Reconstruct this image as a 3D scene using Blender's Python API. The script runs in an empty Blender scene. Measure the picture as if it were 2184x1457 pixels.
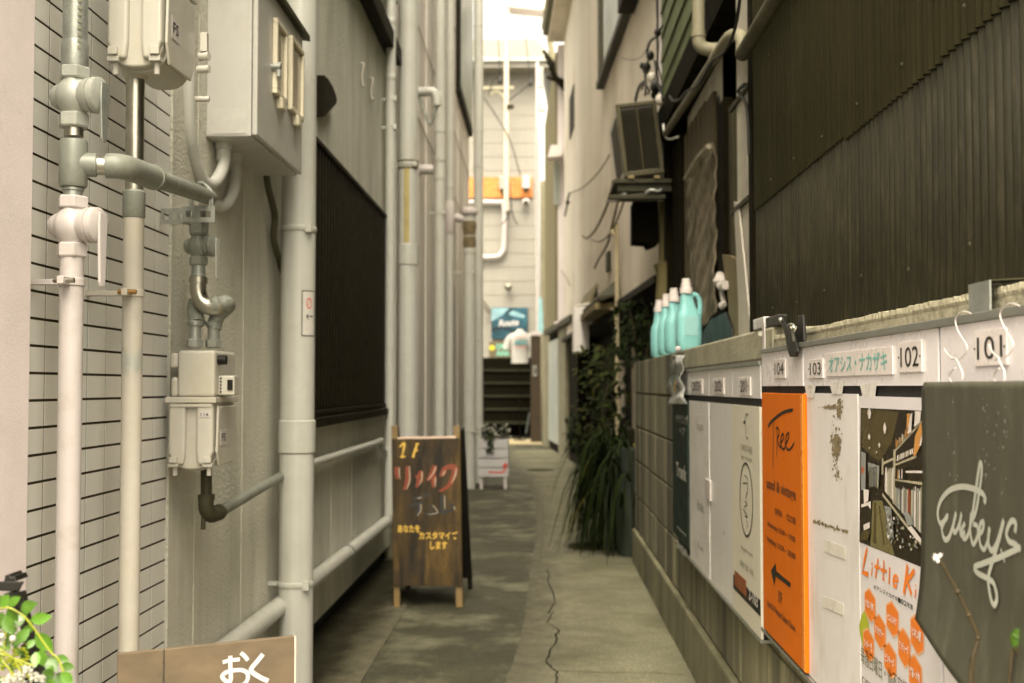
import bpy, bmesh, math, random
from mathutils import Vector, Matrix
random.seed(7)
R = math.radians
SC = bpy.context.scene
COL = SC.collection
# ------------------------------------------------------------------ camera
F, VX, VY, H = 2500.0, 1153.0, 825.0, 1.02      # focal length in px of the 2184 px photo, vanishing point, eye height
pit = math.atan((VY-728.5)/F)
yaw = math.atan((VX-1092)/F*math.cos(pit))
cd = bpy.data.cameras.new('camera'); cam = bpy.data.objects.new('camera', cd); COL.objects.link(cam)
cam.location = (0, 0, H); cam.rotation_euler = (math.pi/2+pit, 0, yaw)
cd.sensor_width = 36; cd.lens = F/2184*36; cd.clip_start = .02; cd.clip_end = 2000
cd.dof.use_dof = True; cd.dof.focus_distance = 2.0; cd.dof.aperture_fstop = 6.0
SC.camera = cam
SC.render.resolution_x, SC.render.resolution_y = 1024, 683
# ------------------------------------------------------------------ sky and sun (bright overcast)
SUN_EL, SUN_AZ = 56, 184         # azimuth from +Y (down the alley) towards +X: the light comes in from the street behind the camera
w = bpy.data.worlds.new('World'); SC.world = w; w.use_nodes = True
nt = w.node_tree; bg = nt.nodes['Background']
sky = nt.nodes.new('ShaderNodeTexSky'); sky.sky_type = 'NISHITA'; sky.sun_disc = False
sky.sun_elevation = R(SUN_EL); sky.sun_rotation = R(SUN_AZ); sky.air_density = 1.0; sky.dust_density = 6.0; sky.ozone_density = 1.0
hs = nt.nodes.new('ShaderNodeHueSaturation'); hs.inputs['Saturation'].default_value = .12
mx = nt.nodes.new('ShaderNodeMix'); mx.data_type = 'RGBA'; mx.blend_type = 'MULTIPLY'; mx.inputs[0].default_value = 1
mx.inputs[7].default_value = (1.0, .905, .74, 1)
nt.links.new(sky.outputs[0], hs.inputs['Color']); nt.links.new(hs.outputs[0], mx.inputs[6]); nt.links.new(mx.outputs[2], bg.inputs['Color'])
bg.inputs['Strength'].default_value = .15
sd = bpy.data.lights.new('sun', 'SUN'); so = bpy.data.objects.new('sun', sd); COL.objects.link(so)
sd.energy = .5; sd.angle = R(70); sd.color = (1, .92, .76)
so.rotation_euler = (R(90-SUN_EL), 0, math.pi-R(SUN_AZ)); so.location = (0, 8, 15)
SC.view_settings.view_transform = 'Standard'; SC.view_settings.look = 'None'
SC.view_settings.exposure = 2.08; SC.view_settings.gamma = 1

# ------------------------------------------------------------------ photo pixel -> point on a plane
_cp, _sp, _cy, _sy = math.cos(pit), math.sin(pit), math.cos(yaw), math.sin(yaw)
FW = Vector((-_sy*_cp, _cy*_cp, _sp)); RT = Vector((_cy, _sy, 0)); UP = RT.cross(FW); CO = Vector((0, 0, H))
def ray(x, y): return FW*F + RT*(x-1092) + UP*(728.5-y)
def onX(x, y, X): d = ray(x, y); return CO + d*(X/d.x)
def onY(x, y, Y): d = ray(x, y); return CO + d*(Y/d.y)
def onZ(x, y, Z=0): d = ray(x, y); return CO + d*((Z-H)/d.z)
def onP(x, y, p, n): d = ray(x, y); return CO + d*((Vector(p)-CO).dot(n)/d.dot(n))
def zc(ox, oy, s): return lambda x, y: (ox+x/s, oy+y/s)

# ------------------------------------------------------------------ materials
def lin(c): return tuple(((v/255)/12.92 if v/255 <= .04045 else ((v/255+.055)/1.055)**2.4) for v in c)
MATS = {}
def film(c):                                       # warm, slightly olive base colours of the place
    k_ = min(1, (max(c)/.42)**.32); c = tuple(v*k_ for v in c); mx_, mn_ = max(c), min(c)
    if mn_ < .2*mx_: return tuple(c)
    T = ((0, 1.03, .78), (.06, 1.03, .80), (.3, 1.025, .98), (.5, 1.03, 1.08), (.75, 1.0, 1.1), (1, 1.0, 1.1))
    for (a, g0, b0), (b, g1, b1) in zip(T, T[1:]):
        if a <= mx_ <= b: f = (mx_-a)/(b-a); return (c[0], min(.95, c[1]*(g0+(g1-g0)*f)), min(.95, c[2]*(b0+(b1-b0)*f)))
    return tuple(c)
def M(name, col, rough=.6, metal=0, var=.12, scale=6, bump=0, bscale=80, bdist=.002, streak=0, sscale=(14, 14, .7), dirt=None, damt=.5, dscale=3, dstr=(1, 1, 1), island=0, emit=0, coat=0, trans=0, spec=.5, rv=.08, speck=0, edge=None):
    if name in MATS: return MATS[name]
    col = film(col); dirt = film(dirt) if dirt else None
    m = bpy.data.materials.new(name); m.use_nodes = True; t = m.node_tree; N = t.nodes; L = t.links
    b = N['Principled BSDF']; b.inputs['Roughness'].default_value = rough; b.inputs['Metallic'].default_value = metal; b.inputs['Specular IOR Level'].default_value = spec
    if coat: b.inputs['Coat Weight'].default_value = coat; b.inputs['Coat Roughness'].default_value = .15
    if trans: b.inputs['Transmission Weight'].default_value = trans
    tc = N.new('ShaderNodeTexCoord')
    def mapped(s):
        mp = N.new('ShaderNodeMapping'); mp.inputs['Scale'].default_value = s; L.new(tc.outputs['Object'], mp.inputs[0]); return mp.outputs[0]
    def noise(vec, sc, det=5, ro=.6):
        n = N.new('ShaderNodeTexNoise'); n.inputs['Scale'].default_value = sc; n.inputs['Detail'].default_value = det; n.inputs['Roughness'].default_value = ro
        L.new(vec, n.inputs['Vector']); return n.outputs['Fac']
    def rng(f, a, b_, c=0, d=1):
        r = N.new('ShaderNodeMapRange'); r.inputs[1].default_value = a; r.inputs[2].default_value = b_; r.inputs[3].default_value = c; r.inputs[4].default_value = d
        L.new(f, r.inputs[0]); return r.outputs[0]
    def mix(a, b_, f, bl='MIX'):
        x = N.new('ShaderNodeMix'); x.data_type = 'RGBA'; x.blend_type = bl
        for s, v in ((6, a), (7, b_)):
            if isinstance(v, tuple): x.inputs[s].default_value = v if len(v) == 4 else (*v, 1)
            else: L.new(v, x.inputs[s])
        if isinstance(f, (int, float)): x.inputs[0].default_value = f
        else: L.new(f, x.inputs[0])
        return x.outputs[2]
    c = tuple(col)
    lo = tuple(max(0, v*(1-var)) for v in c); hi = tuple(min(.95, v*(1+var)) for v in c)
    o = mapped((1, 1, 1))
    out = mix(lo, hi, rng(noise(o, scale), .3, .7))
    fine = rng(noise(o, scale*9, 3), .25, .75, 1-var*.6, 1+var*.35)
    g = N.new('ShaderNodeCombineColor'); [L.new(fine, g.inputs[i]) for i in range(3)]
    out = mix(out, g.outputs[0], 1, 'MULTIPLY')
    if speck:
        sp = rng(noise(o, 140, 2, .5), .56, .72, 1-speck*.35, 1+speck*1.6)
        g = N.new('ShaderNodeCombineColor'); [L.new(sp, g.inputs[i]) for i in range(3)]
        out = mix(out, g.outputs[0], 1, 'MULTIPLY')
    if streak:
        sn = rng(noise(mapped(sscale), 1.0, 6), .35, .68, 1-streak, 1+streak*.25)
        g = N.new('ShaderNodeCombineColor'); [L.new(sn, g.inputs[i]) for i in range(3)]
        out = mix(out, g.outputs[0], 1, 'MULTIPLY')
    if island:
        ge = N.new('ShaderNodeNewGeometry'); r = rng(ge.outputs['Random Per Island'], 0, 1, 1-island, 1+island*.5)
        g = N.new('ShaderNodeCombineColor'); [L.new(r, g.inputs[i]) for i in range(3)]
        out = mix(out, g.outputs[0], 1, 'MULTIPLY')
    if dirt:
        dn = rng(noise(mapped(dstr), dscale, 8, .7), .5, .68, 0, damt)
        out = mix(out, dirt, dn)
    if edge:
        at = N.new('ShaderNodeAttribute'); at.attribute_name = 'wear_shade'  # drives the worn path edge and the fade of the gutter's painted shade
        ad = N.new('ShaderNodeMath'); ad.operation = 'ADD'; L.new(at.outputs['Fac'], ad.inputs[0]); L.new(rng(noise(o, 5, 8, .7), .3, .7, -.35, .35), ad.inputs[1])
        out = mix(mix(tuple(v*.75 for v in edge), tuple(v*1.3 for v in edge), rng(noise(o, 12, 8, .75), .35, .65)), out, rng(ad.outputs[0], .15, .85))
    L.new(out, b.inputs['Base Color'])
    rr = rng(noise(o, scale*3, 4), .3, .7, max(.02, rough-rv), min(1, rough+rv)); L.new(rr, b.inputs['Roughness'])
    if bump:
        bp = N.new('ShaderNodeBump'); bp.inputs['Strength'].default_value = bump; bp.inputs['Distance'].default_value = bdist
        L.new(noise(o, bscale, 4), bp.inputs['Height']); L.new(bp.outputs[0], b.inputs['Normal'])
    if emit:
        b.inputs['Emission Strength'].default_value = emit; b.inputs['Emission Color'].default_value = (*c, 1)
    MATS[name] = m; return m

white = M('white_paint', (.56, .505, .46), .45, var=.05, scale=3, streak=.08, dirt=(.30, .25, .16), damt=.3, dscale=16)
offwh = M('aged_white_paint', (.52, .475, .39), .5, var=.07, streak=.12, dirt=(.42, .34, .16), damt=.3, dscale=9)
cream = M('meter_cream', (.50, .47, .39), .42, var=.05, scale=4, streak=.06, dirt=(.4, .33, .17), damt=.35, dscale=6)
galv = M('galvanised_steel', (.36, .37, .34), .42, metal=.55, var=.22, scale=22, bump=.2, bscale=120, bdist=.0006)
castg = M('grey_cast_valve', (.42, .42, .37), .48, metal=.25, var=.12, scale=12, bump=.5, bscale=90, bdist=.001)
greyp = M('grey_painted_pipe', (.27, .28, .26), .5, metal=.15, var=.15, scale=10, dirt=(.14, .11, .06), damt=.4, dscale=8)
dkgr = M('dark_grey_fitting', (.075, .068, .045), .6, spec=.25, var=.2, scale=14, bump=.2)
steel = M('bright_stainless', (.50, .47, .38), .33, metal=1, var=.12, scale=9, streak=.15)
stucp = M('pillar_render', (.88, .785, .71), .9, var=.04, scale=5, bump=.3, bscale=260, bdist=.002, dirt=(.35, .3, .2), damt=.12, dscale=3)
tile = M('glazed_tile', (.82, .815, .70), .3, var=.015, island=.05, coat=.15, rv=.01)
grout = M('dark_grout', (.075, .058, .03), .95, spec=.1, var=.3, scale=30)
stuc = M('grey_stucco', (.64, .62, .49), .9, var=.06, scale=2.5, bump=.9, bscale=100, bdist=.008, streak=.12, sscale=(9, 9, .5), dirt=(.2, .18, .1), damt=.28, dscale=1.3, dstr=(1, 3, .8))
found = M('dark_foundation', (.05, .043, .028), .95, var=.3, scale=5, bump=.5, bscale=40, bdist=.006)
bronze = M('dark_bronze_metal', (.030, .022, .010), .6, spec=.12, var=.2, scale=8, streak=.2)
pvc = M('grey_pvc_pipe', (.52, .51, .44), .38, var=.05, scale=3, streak=.1, sscale=(30, 30, .8), dirt=(.3, .26, .15), damt=.2, dscale=5)
pvcd = M('pipe_joint_grime', (.16, .13, .07), .7, var=.3, scale=20)
yell = M('yellowed_tape', (.45, .36, .14), .6, var=.15, scale=12, streak=.2)
brownr = M('rusty_flaking_metal', (.20, .15, .09), .8, var=.4, scale=18, bump=.5, bscale=40, bdist=.008)
sid = M('pale_siding', (.78, .74, .62), .6, var=.05, scale=2, streak=.14, sscale=(5, 5, .3), dirt=(.25, .22, .13), damt=.18, dscale=1)
farw = M('far_house_siding', (.31, .29, .265), .7, var=.03, scale=1.5, streak=.06)
roofm = M('grey_slate_roof', (.26, .25, .22), .7, var=.1, scale=6)
orange = M('orange_brick', (.62, .22, .05), .8, var=.2, scale=4, dirt=(.8, .5, .25), damt=.4, dscale=9, dstr=(1, 1, 3))
asph = M('worn_asphalt', (.100, .095, .071), .68, var=.25, scale=2.2, bump=.7, bscale=170, bdist=.004, dirt=(.24, .228, .17), damt=.8, dscale=2.6, spec=.4, speck=.9)
conc = M('path_concrete', (.25, .236, .172), .78, var=.2, scale=2.4, bump=.6, bscale=130, bdist=.004, dirt=(.125, .118, .070), damt=.9, dscale=1.3, spec=.3, speck=.6, edge=(.095, .089, .060))
mossm = M('mossy_stain', (.085, .08, .03), .95, var=.35, scale=5, bump=.4, bscale=90)
crackm = M('crack_dark', (.035, .03, .018), 1, var=.2)
jointm = M('joint_dark', (.13, .12, .075), 1, var=.3, scale=9)
blockm = M('concrete_block', (.34, .31, .20), .95, var=.14, scale=5, bump=.7, bscale=95, bdist=.004, island=.16, streak=.78, sscale=(7, 7, .22))
mortm = M('block_mortar', (.13, .115, .065), .98, var=.25, scale=14, bump=.5)
capm = M('rough_mortar_cap', (.44, .40, .28), .95, var=.22, scale=60, bump=.7, bscale=140, bdist=.004, spec=.2, dirt=(.14, .12, .07), damt=.7, dscale=55)
copm = M('coping_concrete', (.38, .35, .25), .92, var=.2, scale=9, bump=.6, bscale=80, bdist=.004, dirt=(.13, .11, .06), damt=.6, dscale=5)
boardw = M('white_board', (.76, .735, .65), .35, var=.04, scale=2.5, streak=.06, coat=.2)
boardst = M('stained_white_board', (.80, .77, .69), .4, var=.05, scale=3, dirt=(.42, .38, .26), damt=.35, dscale=7, dstr=(1, 1.6, .8))
alum = M('aluminium_trim', (.40, .40, .36), .35, metal=.7, var=.08)
gap = M('black_gap', (.012, .010, .006), .8)
blk = M('black_lettering', (.02, .018, .012), .5)
grl = M('faded_grey_lettering', (.25, .235, .18), .6)
teal = M('teal_lettering', (.16, .42, .37), .5)
plate = M('number_plate_white', (.78, .72, .63), .3, var=.03, coat=.2)
oran = M('orange_acrylic', (.64, .145, .002), .5, var=.06, scale=2, spec=.2)
orprint = M('orange_print', (.83, .22, .02), .4)
limep = M('lime_print', (.45, .50, .03), .4)
darktext = M('brown_print_on_orange', (.16, .045, .008), .5)
navy = M('dark_teal_poster', (.030, .055, .058), .6, var=.3, scale=5, spec=.15)
creamp = M('cream_poster', (.66, .62, .47), .45, var=.04, scale=3)
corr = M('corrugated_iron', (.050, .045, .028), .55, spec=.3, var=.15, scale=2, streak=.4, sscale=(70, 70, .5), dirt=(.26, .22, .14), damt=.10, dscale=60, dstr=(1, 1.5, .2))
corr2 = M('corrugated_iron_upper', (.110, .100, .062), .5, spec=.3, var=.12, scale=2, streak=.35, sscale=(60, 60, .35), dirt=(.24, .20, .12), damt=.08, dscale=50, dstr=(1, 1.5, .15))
dkwood = M('dark_weathered_wood', (.030, .023, .011), .9, spec=.08, var=.3, scale=5, streak=.4, sscale=(20, 20, 1.2))
olive = M('olive_dark_wall', (.10, .085, .045), .85, var=.15, scale=3, streak=.2)
greenb = M('green_clapboard', (.11, .15, .035), .6, var=.12, scale=3)
creamw = M('cream_render', (.82, .75, .58), .9, var=.05, scale=1.2, bump=.3, bscale=40, bdist=.005, streak=.1, sscale=(2, 2, .25), dirt=(.36, .28, .14), damt=.35, dscale=.8)
pinkw = M('pale_render', (.84, .78, .70), .85, var=.04, scale=2)
glass = M('window_glass', (.34, .36, .31), .35, var=.15, scale=.8, spec=.3)
acm = M('olive_grille_casing', (.085, .068, .022), .55, var=.1, scale=5)
acw = M('ac_white_casing', (.62, .60, .52), .4, var=.06)
burl = M('burlap_cloth', (.33, .27, .19), .95, var=.45, scale=14, bump=1, bscale=120, bdist=.01, streak=.4, sscale=(30, 30, 3))
tan = M('tan_board', (.26, .20, .10), .7, var=.15, scale=4, streak=.2)
wood = M('stained_plywood', (.085, .052, .011), .6, var=.3, scale=3, streak=.8, sscale=(22, 22, 1.6), dirt=(.19, .11, .02), damt=.7, dscale=3, dstr=(5, 5, .7), spec=.3)
pinew = M('varnished_pine', (.22, .14, .04), .5, var=.2, scale=5, streak=.3)
greyw = M('weathered_brown_board', (.18, .128, .090), .75, var=.12, scale=4, streak=.28, sscale=(1.5, 26, 26))
pinkwood = M('bare_wood_edge', (.68, .50, .36), .7, var=.15)
shirtw = M('white_cotton', (.42, .40, .37), .9)
paintw = M('white_brush_paint', (.50, .475, .45), .6, var=.04)
paintg = M('gold_brush_paint', (.66, .42, .06), .6)
paintr = M('red_brush_paint', (.24, .038, .008), .6)
paintn = M('navy_brush_paint', (.03, .032, .035), .6)
chalkb = M('grey_black_metal_sheet', (.112, .107, .094), .45, metal=.1, var=.12, scale=2.5, streak=.12, sscale=(1, 30, .4), dirt=(.25, .25, .2), damt=.22, dscale=34, dstr=(1, 1, .3))
silverp = M('silver_spray_paint', (.42, .42, .36), .5, var=.1)
wirew = M('white_coated_wire', (.62, .57, .50), .35)
blackp = M('black_plastic', (.018, .016, .012), .35, var=.2)
clearp = M('milky_plastic', (.62, .62, .56), .2, var=.3, scale=30)
mint = M('mint_plastic', (.25, .57, .53), .3, var=.08, scale=6)
capw = M('bottle_cap_plastic', (.70, .64, .56), .4)
leafd = M('dark_leaf', (.020, .040, .004), .7, spec=.12, var=.4, scale=12, island=.5)
leafm = M('mid_leaf', (.030, .048, .004), .7, spec=.15, var=.35, scale=12, island=.5)
grassd = M('dark_grass_blade', (.020, .036, .004), .65, spec=.12, var=.3, scale=10, island=.5)
grassy = M('yellowed_grass_blade', (.22, .19, .02), .5, var=.2)
leafb = M('bright_artificial_leaf', (.09, .22, .012), .35, var=.35, scale=25, island=.35)
leafy = M('yellow_green_stem', (.32, .36, .015), .4, var=.15)
stemb = M('brown_twig', (.075, .05, .02), .7, var=.3, scale=30)
flow = M('white_blossom', (.46, .44, .36), .6, island=.15)
cable = M('black_cable', (.02, .017, .012), .6)
cabt = M('tan_cable', (.16, .12, .05), .6)
bluem = M('blue_artwork', (.03, .12, .17), .35, var=.9, scale=1.6)
greenc = M('blue_grey_bin', (.05, .065, .065), .5)
cyan = M('pale_cyan_fabric', (.28, .50, .52), .6)
redp = M('red_paint', (.65, .06, .03), .5)
brownd = M('brown_cabinet', (.065, .038, .014), .6, var=.15, streak=.2)
concp = M('concrete_post', (.30, .27, .19), .9, var=.2, scale=4, streak=.4)
glaz = M('frosted_door_panel', (.42, .44, .40), .4, var=.1, scale=3)
stair = M('dark_stair_steel', (.016, .013, .007), .8, spec=.05, var=.2)
stairt = M('stair_tread', (.045, .045, .033), .8, spec=.1)

# ------------------------------------------------------------------ mesh helpers
WL = {}                                           # world location of each object
class MB:
    def __init__(s): s.v = []; s.f = []; s.m = []; s.sm = []; s.cur = 0
    def add(s, vs, fs, smooth=False):
        o = len(s.v); s.v += [Vector(p) for p in vs]
        for f in fs: s.f.append(tuple(o+i for i in f)); s.m.append(s.cur); s.sm.append(smooth)
        return s
    def mat(s, i): s.cur = i; return s
    def box(s, x0, x1, y0, y1, z0, z1):
        x0, x1 = min(x0, x1), max(x0, x1); y0, y1 = min(y0, y1), max(y0, y1); z0, z1 = min(z0, z1), max(z0, z1)
        return s.add([(x0, y0, z0), (x1, y0, z0), (x1, y1, z0), (x0, y1, z0), (x0, y0, z1), (x1, y0, z1), (x1, y1, z1), (x0, y1, z1)],
                     [(0, 3, 2, 1), (4, 5, 6, 7), (0, 1, 5, 4), (1, 2, 6, 5), (2, 3, 7, 6), (3, 0, 4, 7)])
    def hexa(s, b, t):                             # bottom quad, top quad
        return s.add(list(b)+list(t), [(0, 3, 2, 1), (4, 5, 6, 7), (0, 1, 5, 4), (1, 2, 6, 5), (2, 3, 7, 6), (3, 0, 4, 7)])
    def bar(s, a, b, w, h, up=(0, 0, 1)):          # rectangular bar from a to b
        a, b = Vector(a), Vector(b); d = (b-a).normalized(); u = Vector(up)
        if abs(d.dot(u)) > .99: u = Vector((0, 1, 0))
        r = d.cross(u).normalized()*w/2; q = r.cross(d).normalized()*h/2
        return s.hexa([a-r-q, a+r-q, b+r-q, b-r-q], [a-r+q, a+r+q, b+r+q, b-r+q])
    def prism(s, poly, vec):
        p = [Vector(q) for q in poly]; v = Vector(vec); n = len(p)
        return s.add(p+[q+v for q in p], [tuple(range(n)), tuple(range(2*n-1, n-1, -1))]+[(i, i+n, (i+1) % n+n, (i+1) % n) for i in range(n)])
    def lathe(s, p0, axis, prof, n=20, smooth=True, ell=(1, 1), ref=None):
        p0, a = Vector(p0), Vector(axis).normalized()
        u = Vector(ref) if ref else (Vector((1, 0, 0)) if abs(a.x) < .9 else Vector((0, 1, 0)))
        u = (u-a*u.dot(a)).normalized(); w_ = a.cross(u)
        vs = []
        for t, r in prof:
            for k in range(n):
                an = 2*math.pi*k/n; vs.append(p0+a*t+u*math.cos(an)*r*ell[0]+w_*math.sin(an)*r*ell[1])
        fs = [(i*n+k, i*n+(k+1) % n, (i+1)*n+(k+1) % n, (i+1)*n+k) for i in range(len(prof)-1) for k in range(n)]
        s.add(vs, fs, smooth)
        o = len(s.v)-len(vs)
        for base, rev in ((o, True), (o+(len(prof)-1)*n, False)):
            r_ = list(range(base, base+n)); s.f.append(tuple(reversed(r_) if rev else r_)); s.m.append(s.cur); s.sm.append(False)
        return s
    def cyl(s, a, b, r, n=16, r2=None, smooth=True):
        a, b = Vector(a), Vector(b); L = (b-a).length
        return s.lathe(a, b-a, [(0, r), (L, r if r2 is None else r2)], n, smooth)
    def tube(s, pts, r, n=10, sub=0, rf=None):
        p = [Vector(q) for q in pts]
        if sub: p = catmull(p, sub)
        m = len(p); vs = []; t = (p[1]-p[0]).normalized(); u = t.orthogonal().normalized()
        for i in range(m):
            tn = ((p[min(i+1, m-1)]-p[max(i-1, 0)])).normalized()
            u = (u-tn*u.dot(tn)).normalized(); w_ = tn.cross(u)
            rr = r if rf is None else r*rf(i/(m-1))
            vs += [p[i]+u*math.cos(2*math.pi*k/n)*rr+w_*math.sin(2*math.pi*k/n)*rr for k in range(n)]
        fs = [(i*n+k, i*n+(k+1) % n, (i+1)*n+(k+1) % n, (i+1)*n+k) for i in range(m-1) for k in range(n)]
        s.add(vs, fs, True); o = len(s.v)-len(vs)
        s.f += [tuple(range(o+n-1, o-1, -1)), tuple(range(o+(m-1)*n, o+m*n))]; s.m += [s.cur]*2; s.sm += [False]*2
        return s
    def sphere(s, c, r, n=14, k=8, sc=(1, 1, 1)):
        c = Vector(c); vs = [c+Vector((0, 0, -r*sc[2]))]
        for i in range(1, k):
            ph = -math.pi/2+math.pi*i/k
            vs += [c+Vector((r*sc[0]*math.cos(ph)*math.cos(2*math.pi*j/n), r*sc[1]*math.cos(ph)*math.sin(2*math.pi*j/n), r*sc[2]*math.sin(ph))) for j in range(n)]
        vs.append(c+Vector((0, 0, r*sc[2]))); T = len(vs)-1
        fs = [(0, 1+(j+1) % n, 1+j) for j in range(n)]+[(1+i*n+j, 1+i*n+(j+1) % n, 1+(i+1)*n+(j+1) % n, 1+(i+1)*n+j) for i in range(k-2) for j in range(n)]
        fs += [(T, 1+(k-2)*n+j, 1+(k-2)*n+(j+1) % n) for j in range(n)]
        return s.add(vs, fs, True)
    def grid(s, fn, nu, nv, smooth=True):
        vs = [fn(i/nu, j/nv) for j in range(nv+1) for i in range(nu+1)]
        return s.add(vs, [(j*(nu+1)+i, j*(nu+1)+i+1, (j+1)*(nu+1)+i+1, (j+1)*(nu+1)+i) for j in range(nv) for i in range(nu)], smooth)
    def stroke(s, pts, wd, nrm, sub=5, taper=False, th=.0005):   # flat brush stroke
        nrm = Vector(nrm).normalized(); p = [Vector(q) for q in pts]
        if sub: p = catmull(p, sub)
        m = len(p); A = []; B = []
        for i in range(m):
            t = (p[min(i+1, m-1)]-p[max(i-1, 0)]).normalized(); sd_ = nrm.cross(t).normalized()
            ww = wd/2*(1 if not taper else (.35+.65*math.sin(math.pi*min(1, .15+.85*i/(m-1)))))
            off = nrm*(i*1e-6)
            A.append(p[i]+sd_*ww+off); B.append(p[i]-sd_*ww+off)
        return s.add(A+B, [(i, i+1, m+i+1, m+i) for i in range(m-1)])
    def leaf(s, p, d, nrm, L, W, droop=.2):
        p, d, nrm = Vector(p), Vector(d).normalized(), Vector(nrm)
        sd_ = d.cross(nrm)
        if sd_.length < 1e-3: sd_ = d.orthogonal()
        sd_.normalize(); nn = sd_.cross(d).normalized()
        prof = [(0, .04), (.2, .7), (.45, 1), (.72, .72), (1, .02)]
        vs = []
        for t, ww in prof:
            c = p+d*L*t-Vector((0, 0, 1))*droop*L*t*t
            vs += [c-sd_*W/2*ww+nn*W*.12*ww, c, c+sd_*W/2*ww+nn*W*.12*ww]
        fs = []
        for i in range(4): fs += [(3*i, 3*i+1, 3*i+4, 3*i+3), (3*i+1, 3*i+2, 3*i+5, 3*i+4)]
        return s.add(vs, fs, True)
    def xf(s, mtx, i0=0):
        for i in range(i0, len(s.v)): s.v[i] = mtx @ s.v[i]
        return s
    def build(s, name, mats, parent=None, bevel=0, sharp=35, solid=0, seg=2):
        if not isinstance(mats, (list, tuple)): mats = [mats]
        xs = [v.x for v in s.v]; ys = [v.y for v in s.v]; zs = [v.z for v in s.v]
        c = Vector(((min(xs)+max(xs))/2, (min(ys)+max(ys))/2, min(zs)))
        me = bpy.data.meshes.new(name); me.from_pydata([v-c for v in s.v], [], s.f)
        for m_ in mats: me.materials.append(m_)
        me.polygons.foreach_set('material_index', s.m); me.polygons.foreach_set('use_smooth', s.sm)
        me.update()
        if any(s.sm) and not solid: me.set_sharp_from_angle(angle=R(sharp))
        o = bpy.data.objects.new(name, me); COL.objects.link(o)
        pl = WL[parent.name] if parent else Vector((0, 0, 0))
        o.location = c-pl; WL[o.name] = c
        if parent: o.parent = parent
        if solid: mo = o.modifiers.new('thickness', 'SOLIDIFY'); mo.thickness = solid; mo.offset = 0
        if bevel: mo = o.modifiers.new('bevel', 'BEVEL'); mo.width = bevel; mo.segments = seg; mo.limit_method = 'ANGLE'; mo.angle_limit = R(40)
        return o
def catmull(p, k):
    out = []
    for i in range(len(p)-1):
        a, b, c, d = p[max(i-1, 0)], p[i], p[i+1], p[min(i+2, len(p)-1)]
        for j in range(k):
            t = j/k; out.append(.5*((2*b)+(c-a)*t+(2*a-5*b+4*c-d)*t*t+(3*b-a-3*c+d)*t**3))
    return out+[p[-1]]
def tag(o, label=None, cat=None, group=None, kind=None):
    if label: o['label'] = label
    if cat: o['category'] = cat
    if group: o['group'] = group
    if kind: o['kind'] = kind
    return o
def thing(name, label, cat, loc, group=None):
    o = bpy.data.objects.new(name, None); COL.objects.link(o); o.location = loc; o.empty_display_size = .1
    WL[o.name] = Vector(loc); return tag(o, label, cat, group)
def text_mesh(s, bold=0, shear=0, spacing=1.0):
    cu = bpy.data.curves.new('t', 'FONT'); cu.body = s; cu.size = 1; cu.offset = bold; cu.shear = shear; cu.resolution_u = 3; cu.space_character = spacing
    ob = bpy.data.objects.new('t', cu); COL.objects.link(ob)
    dg = bpy.context.evaluated_depsgraph_get(); dg.update()
    me = bpy.data.meshes.new_from_object(ob.evaluated_get(dg))
    vs = [v.co.copy() for v in me.vertices]; fs = [tuple(p.vertices) for p in me.polygons]
    bpy.data.objects.remove(ob); bpy.data.curves.remove(cu); bpy.data.meshes.remove(me)
    return vs, fs
def put_text(s, o, u, v, wd, ht, mb, bold=0, shear=0, spacing=1.0):
    vs, fs = text_mesh(s, bold, shear, spacing)
    if not vs: return
    x0, x1 = min(p.x for p in vs), max(p.x for p in vs); y0, y1 = min(p.y for p in vs), max(p.y for p in vs)
    if ht is None: ht = wd*(y1-y0)/(x1-x0)
    if wd is None: wd = ht*(x1-x0)/(y1-y0)
    o, u, v = Vector(o), Vector(u), Vector(v)
    mb.add([o+u*((p.x-x0)/(x1-x0)*wd)+v*((p.y-y0)/(y1-y0)*ht) for p in vs], fs)
NX = Vector((-1, 0, 0))
def rtext(s, x0, x1, yt, yb, X, mb, **k):        # text on a right-hand wall plane, given by photo pixels
    xm = (x0+x1)/2; zt = onX(xm, yt, X).z; zb = onX(xm, yb, X).z; ym = (yt+yb)/2
    Y0 = onX(x0, ym, X).y; Y1 = onX(x1, ym, X).y
    put_text(s, (X, Y0, zb), (0, -1, 0), (0, 0, 1), Y0-Y1, zt-zb, mb, **k)

# ================================================================== GROUND
g = MB(); S = 400
g.add([(-S, -S, 0), (S, -S, 0), (S, S, 0), (-S, S, 0)], [(0, 1, 2, 3)])
tag(g.build('ground', asph), 'worn dark asphalt of the alley floor', None, kind='structure')
g = MB()
bl = [(1060, 1600), (1078, 1457), (1108, 1370), (1122, 1290), (1130, 1220), (1142, 1150), (1143, 1090), (1128, 1040), (1105, 1005), (1085, 985), (1080, 960)]
WEAR = []
L_ = [onZ(x, y, .004) for x, y in bl]; L_ = catmull([Vector((L_[0].x, .4, .004))]+L_, 14); _r = random.Random(77)
for i in range(1, len(L_)-1): L_[i] = L_[i]+Vector((_r.uniform(-.004, .004), 0, 0))
def rx(Y): return .56 if Y < 6.8 else (.56-.016*(Y-6.8) if Y < 16 else .41-.08*(Y-16))
Rr = [Vector((rx(p.y), p.y, .004)) for p in L_]
for i in range(len(L_)-1):
    c_ = [0, .25, .6, 1]
    for a_, b_ in zip(c_, c_[1:]):
        P4 = []
        for q, f in ((i, a_), (i, b_), (i+1, b_), (i+1, a_)):
            wd_ = Rr[q].x-L_[q].x; k_ = f if f == 1 else f*min(.30, wd_*.6)/wd_
            P4.append(L_[q].lerp(Rr[q], k_))
        g.add(P4, [(0, 1, 2, 3)]); WEAR += [a_, b_, b_, a_]
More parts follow.
